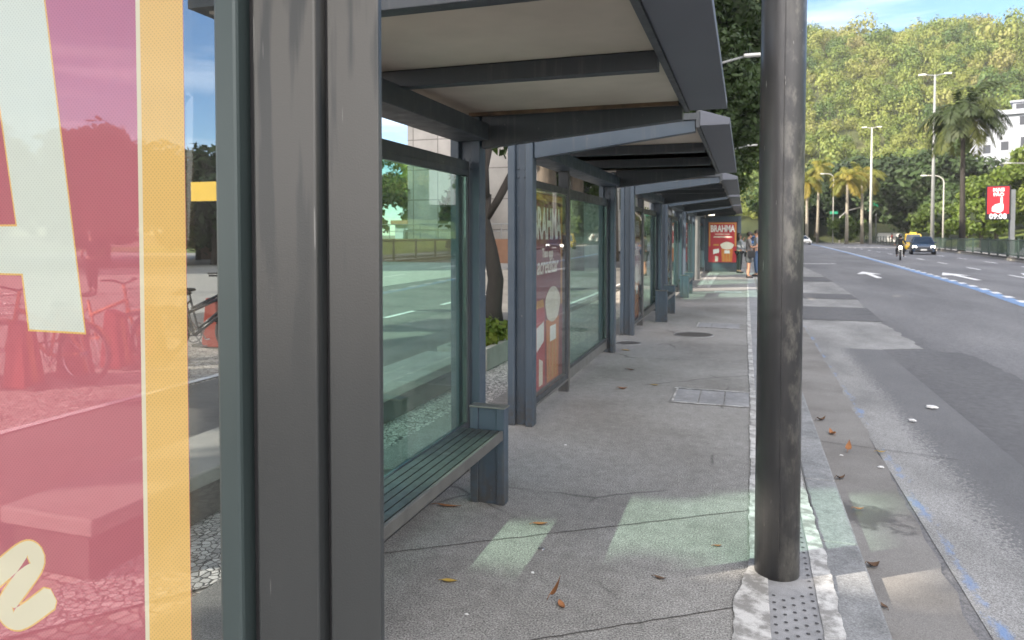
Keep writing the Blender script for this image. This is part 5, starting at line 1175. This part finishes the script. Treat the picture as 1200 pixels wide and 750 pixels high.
MB().box(.07, .36, 27.30, 27.40, .76, 1.02).build('bag_body', M['bagblack'], bg_, bev=.03); MB().tube([(.08, 27.36, 1.0), (.05, 27.42, 1.25), (.1, 27.55, 1.46), (.25, 27.6, 1.40), (.34, 27.38, 1.0)], .012, 6).build('strap', M['bagblack'], bg_, smooth=True)
person('person in blue jeans mostly hidden behind the steel pole', (.42, 28.6, 0), R(-80), {'elbow_l': (-.22, -.02, 1.12), 'wrist_l': (-.2, -.1, .92), 'elbow_r': (.22, -.02, 1.12), 'wrist_r': (.2, -.1, .92)}, M['greyshirt'], M['jeans'], hair='short', scale=1.04, group=PG)
WK = {'elbow_l': (-.22, .05, 1.12), 'wrist_l': (-.2, -.05, .9), 'elbow_r': (.22, -.05, 1.12), 'wrist_r': (.2, -.18, .95), 'knee_l': (-.09, -.16, .52), 'ankle_l': (-.09, -.12, .10), 'knee_r': (.09, .06, .5), 'ankle_r': (.09, .26, .16)}
person('person in a red shirt walking beyond the railing by the palms', (20.8, 118, .0), R(60), WK, M['redshirt'], M['blacktr'], hair='short', scale=1.05)
person('person walking on the plaza, seen through the red poster', (-16.5, 14.4, 0), R(-120), WK, M['blackjacket'], M['blacktr'], hair='short')
person('person standing on the plaza, seen beside the yellow poster border', (-19, 24.5, 0), R(150), {'elbow_l': (-.22, -.02, 1.12), 'wrist_l': (-.2, -.1, .92), 'elbow_r': (.22, -.02, 1.12), 'wrist_r': (.2, -.1, .92)}, M['greyshirt'], M['jeans'], hair='short')
# motorcycle and rider
mc = thing('motorcycle', 'small dark motorcycle with its headlight on, riding towards the camera', 'motorcycle', (0, 0, 0))
for y in (-.62, .62):
    w_ = MB().torus((0, y, .30), .26, .05, 'x', 26, 8).build('wheel', M['black'], mc, smooth=True); MB().torus((0, y, .30), .20, .018, 'x', 20, 6).build('rim', M['chrome'], w_)
MB().tube([(-.09, -.62, .30), (-.08, -.42, .80)], .025, 8).tube([(.09, -.62, .30), (.08, -.42, .80)], .025, 8).build('fork', M['chrome'], mc)
MB().loft([[(x * wv, y, z) for x, z in ((-.1, z0), (.1, z0), (.13, (z0 + z1) / 2), (.1, z1), (-.1, z1), (-.13, (z0 + z1) / 2))] for y, z0, z1, wv in ((-.42, .45, .86, .7), (-.2, .32, .92, 1.2), (.15, .32, .78, 1.1), (.45, .5, .76, .9), (.85, .62, .80, .6))]).build('body', M['blackgloss'], mc, smooth=True)
MB().ball((0, -.52, .84), (.10, .06, .09), 14, 8).build('headlight', M['headlight'], mc, smooth=True)
MB().tube([(-.36, -.30, 1.02), (-.2, -.40, .98), (.2, -.40, .98), (.36, -.30, 1.02)], .016, 8).tube([(-.26, -.36, 1.0), (-.30, -.42, 1.2)], .008, 6).tube([(.26, -.36, 1.0), (.30, -.42, 1.2)], .008, 6).build('handlebar', M['black'], mc)
MB().loft([[(x, y, z) for x, z in ((-ww, .77), (ww, .77), (ww, .84), (-ww, .84))] for y, ww in ((-.05, .09), (.2, .14), (.75, .10))]).build('seat', M['black'], mc, bev=.02)
mc.location = (9.65, 51.9, ZR); mc.rotation_euler = (0, 0, R(-10))
person('person riding the small motorcycle in black jacket and dark helmet', (9.66, 51.98, ZR - .02), R(-10), {'elbow_l': (-.30, -.18, 1.14), 'wrist_l': (-.32, -.36, 1.06), 'elbow_r': (.30, -.18, 1.14), 'wrist_r': (.32, -.36, 1.06), 'knee_l': (-.22, -.34, .74), 'ankle_l': (-.2, -.12, .34), 'knee_r': (.22, -.34, .74), 'ankle_r': (.2, -.12, .34)}, M['blackjacket'], M['blacktr'], helmet=M['blackgloss'], sleeve='long')

# ------------------------------------------------------------------ thin morning haze over the whole place
hm = bpy.data.materials.new('haze'); hm.use_nodes = True; n = hm.node_tree.nodes; n.remove(n['Principled BSDF'])
pv = n.new('ShaderNodeVolumePrincipled'); pv.inputs['Color'].default_value = (1, .98, .95, 1); pv.inputs['Density'].default_value = .00036; pv.inputs['Anisotropy'].default_value = .3
hm.node_tree.links.new(pv.outputs[0], n['Material Output'].inputs['Volume'])
tag(MB().box(-150, 420, -120, 480, -1.4, 118).build('haze', hm), 'thin pale morning haze lying over the avenue and hill', 'haze', kind='stuff')
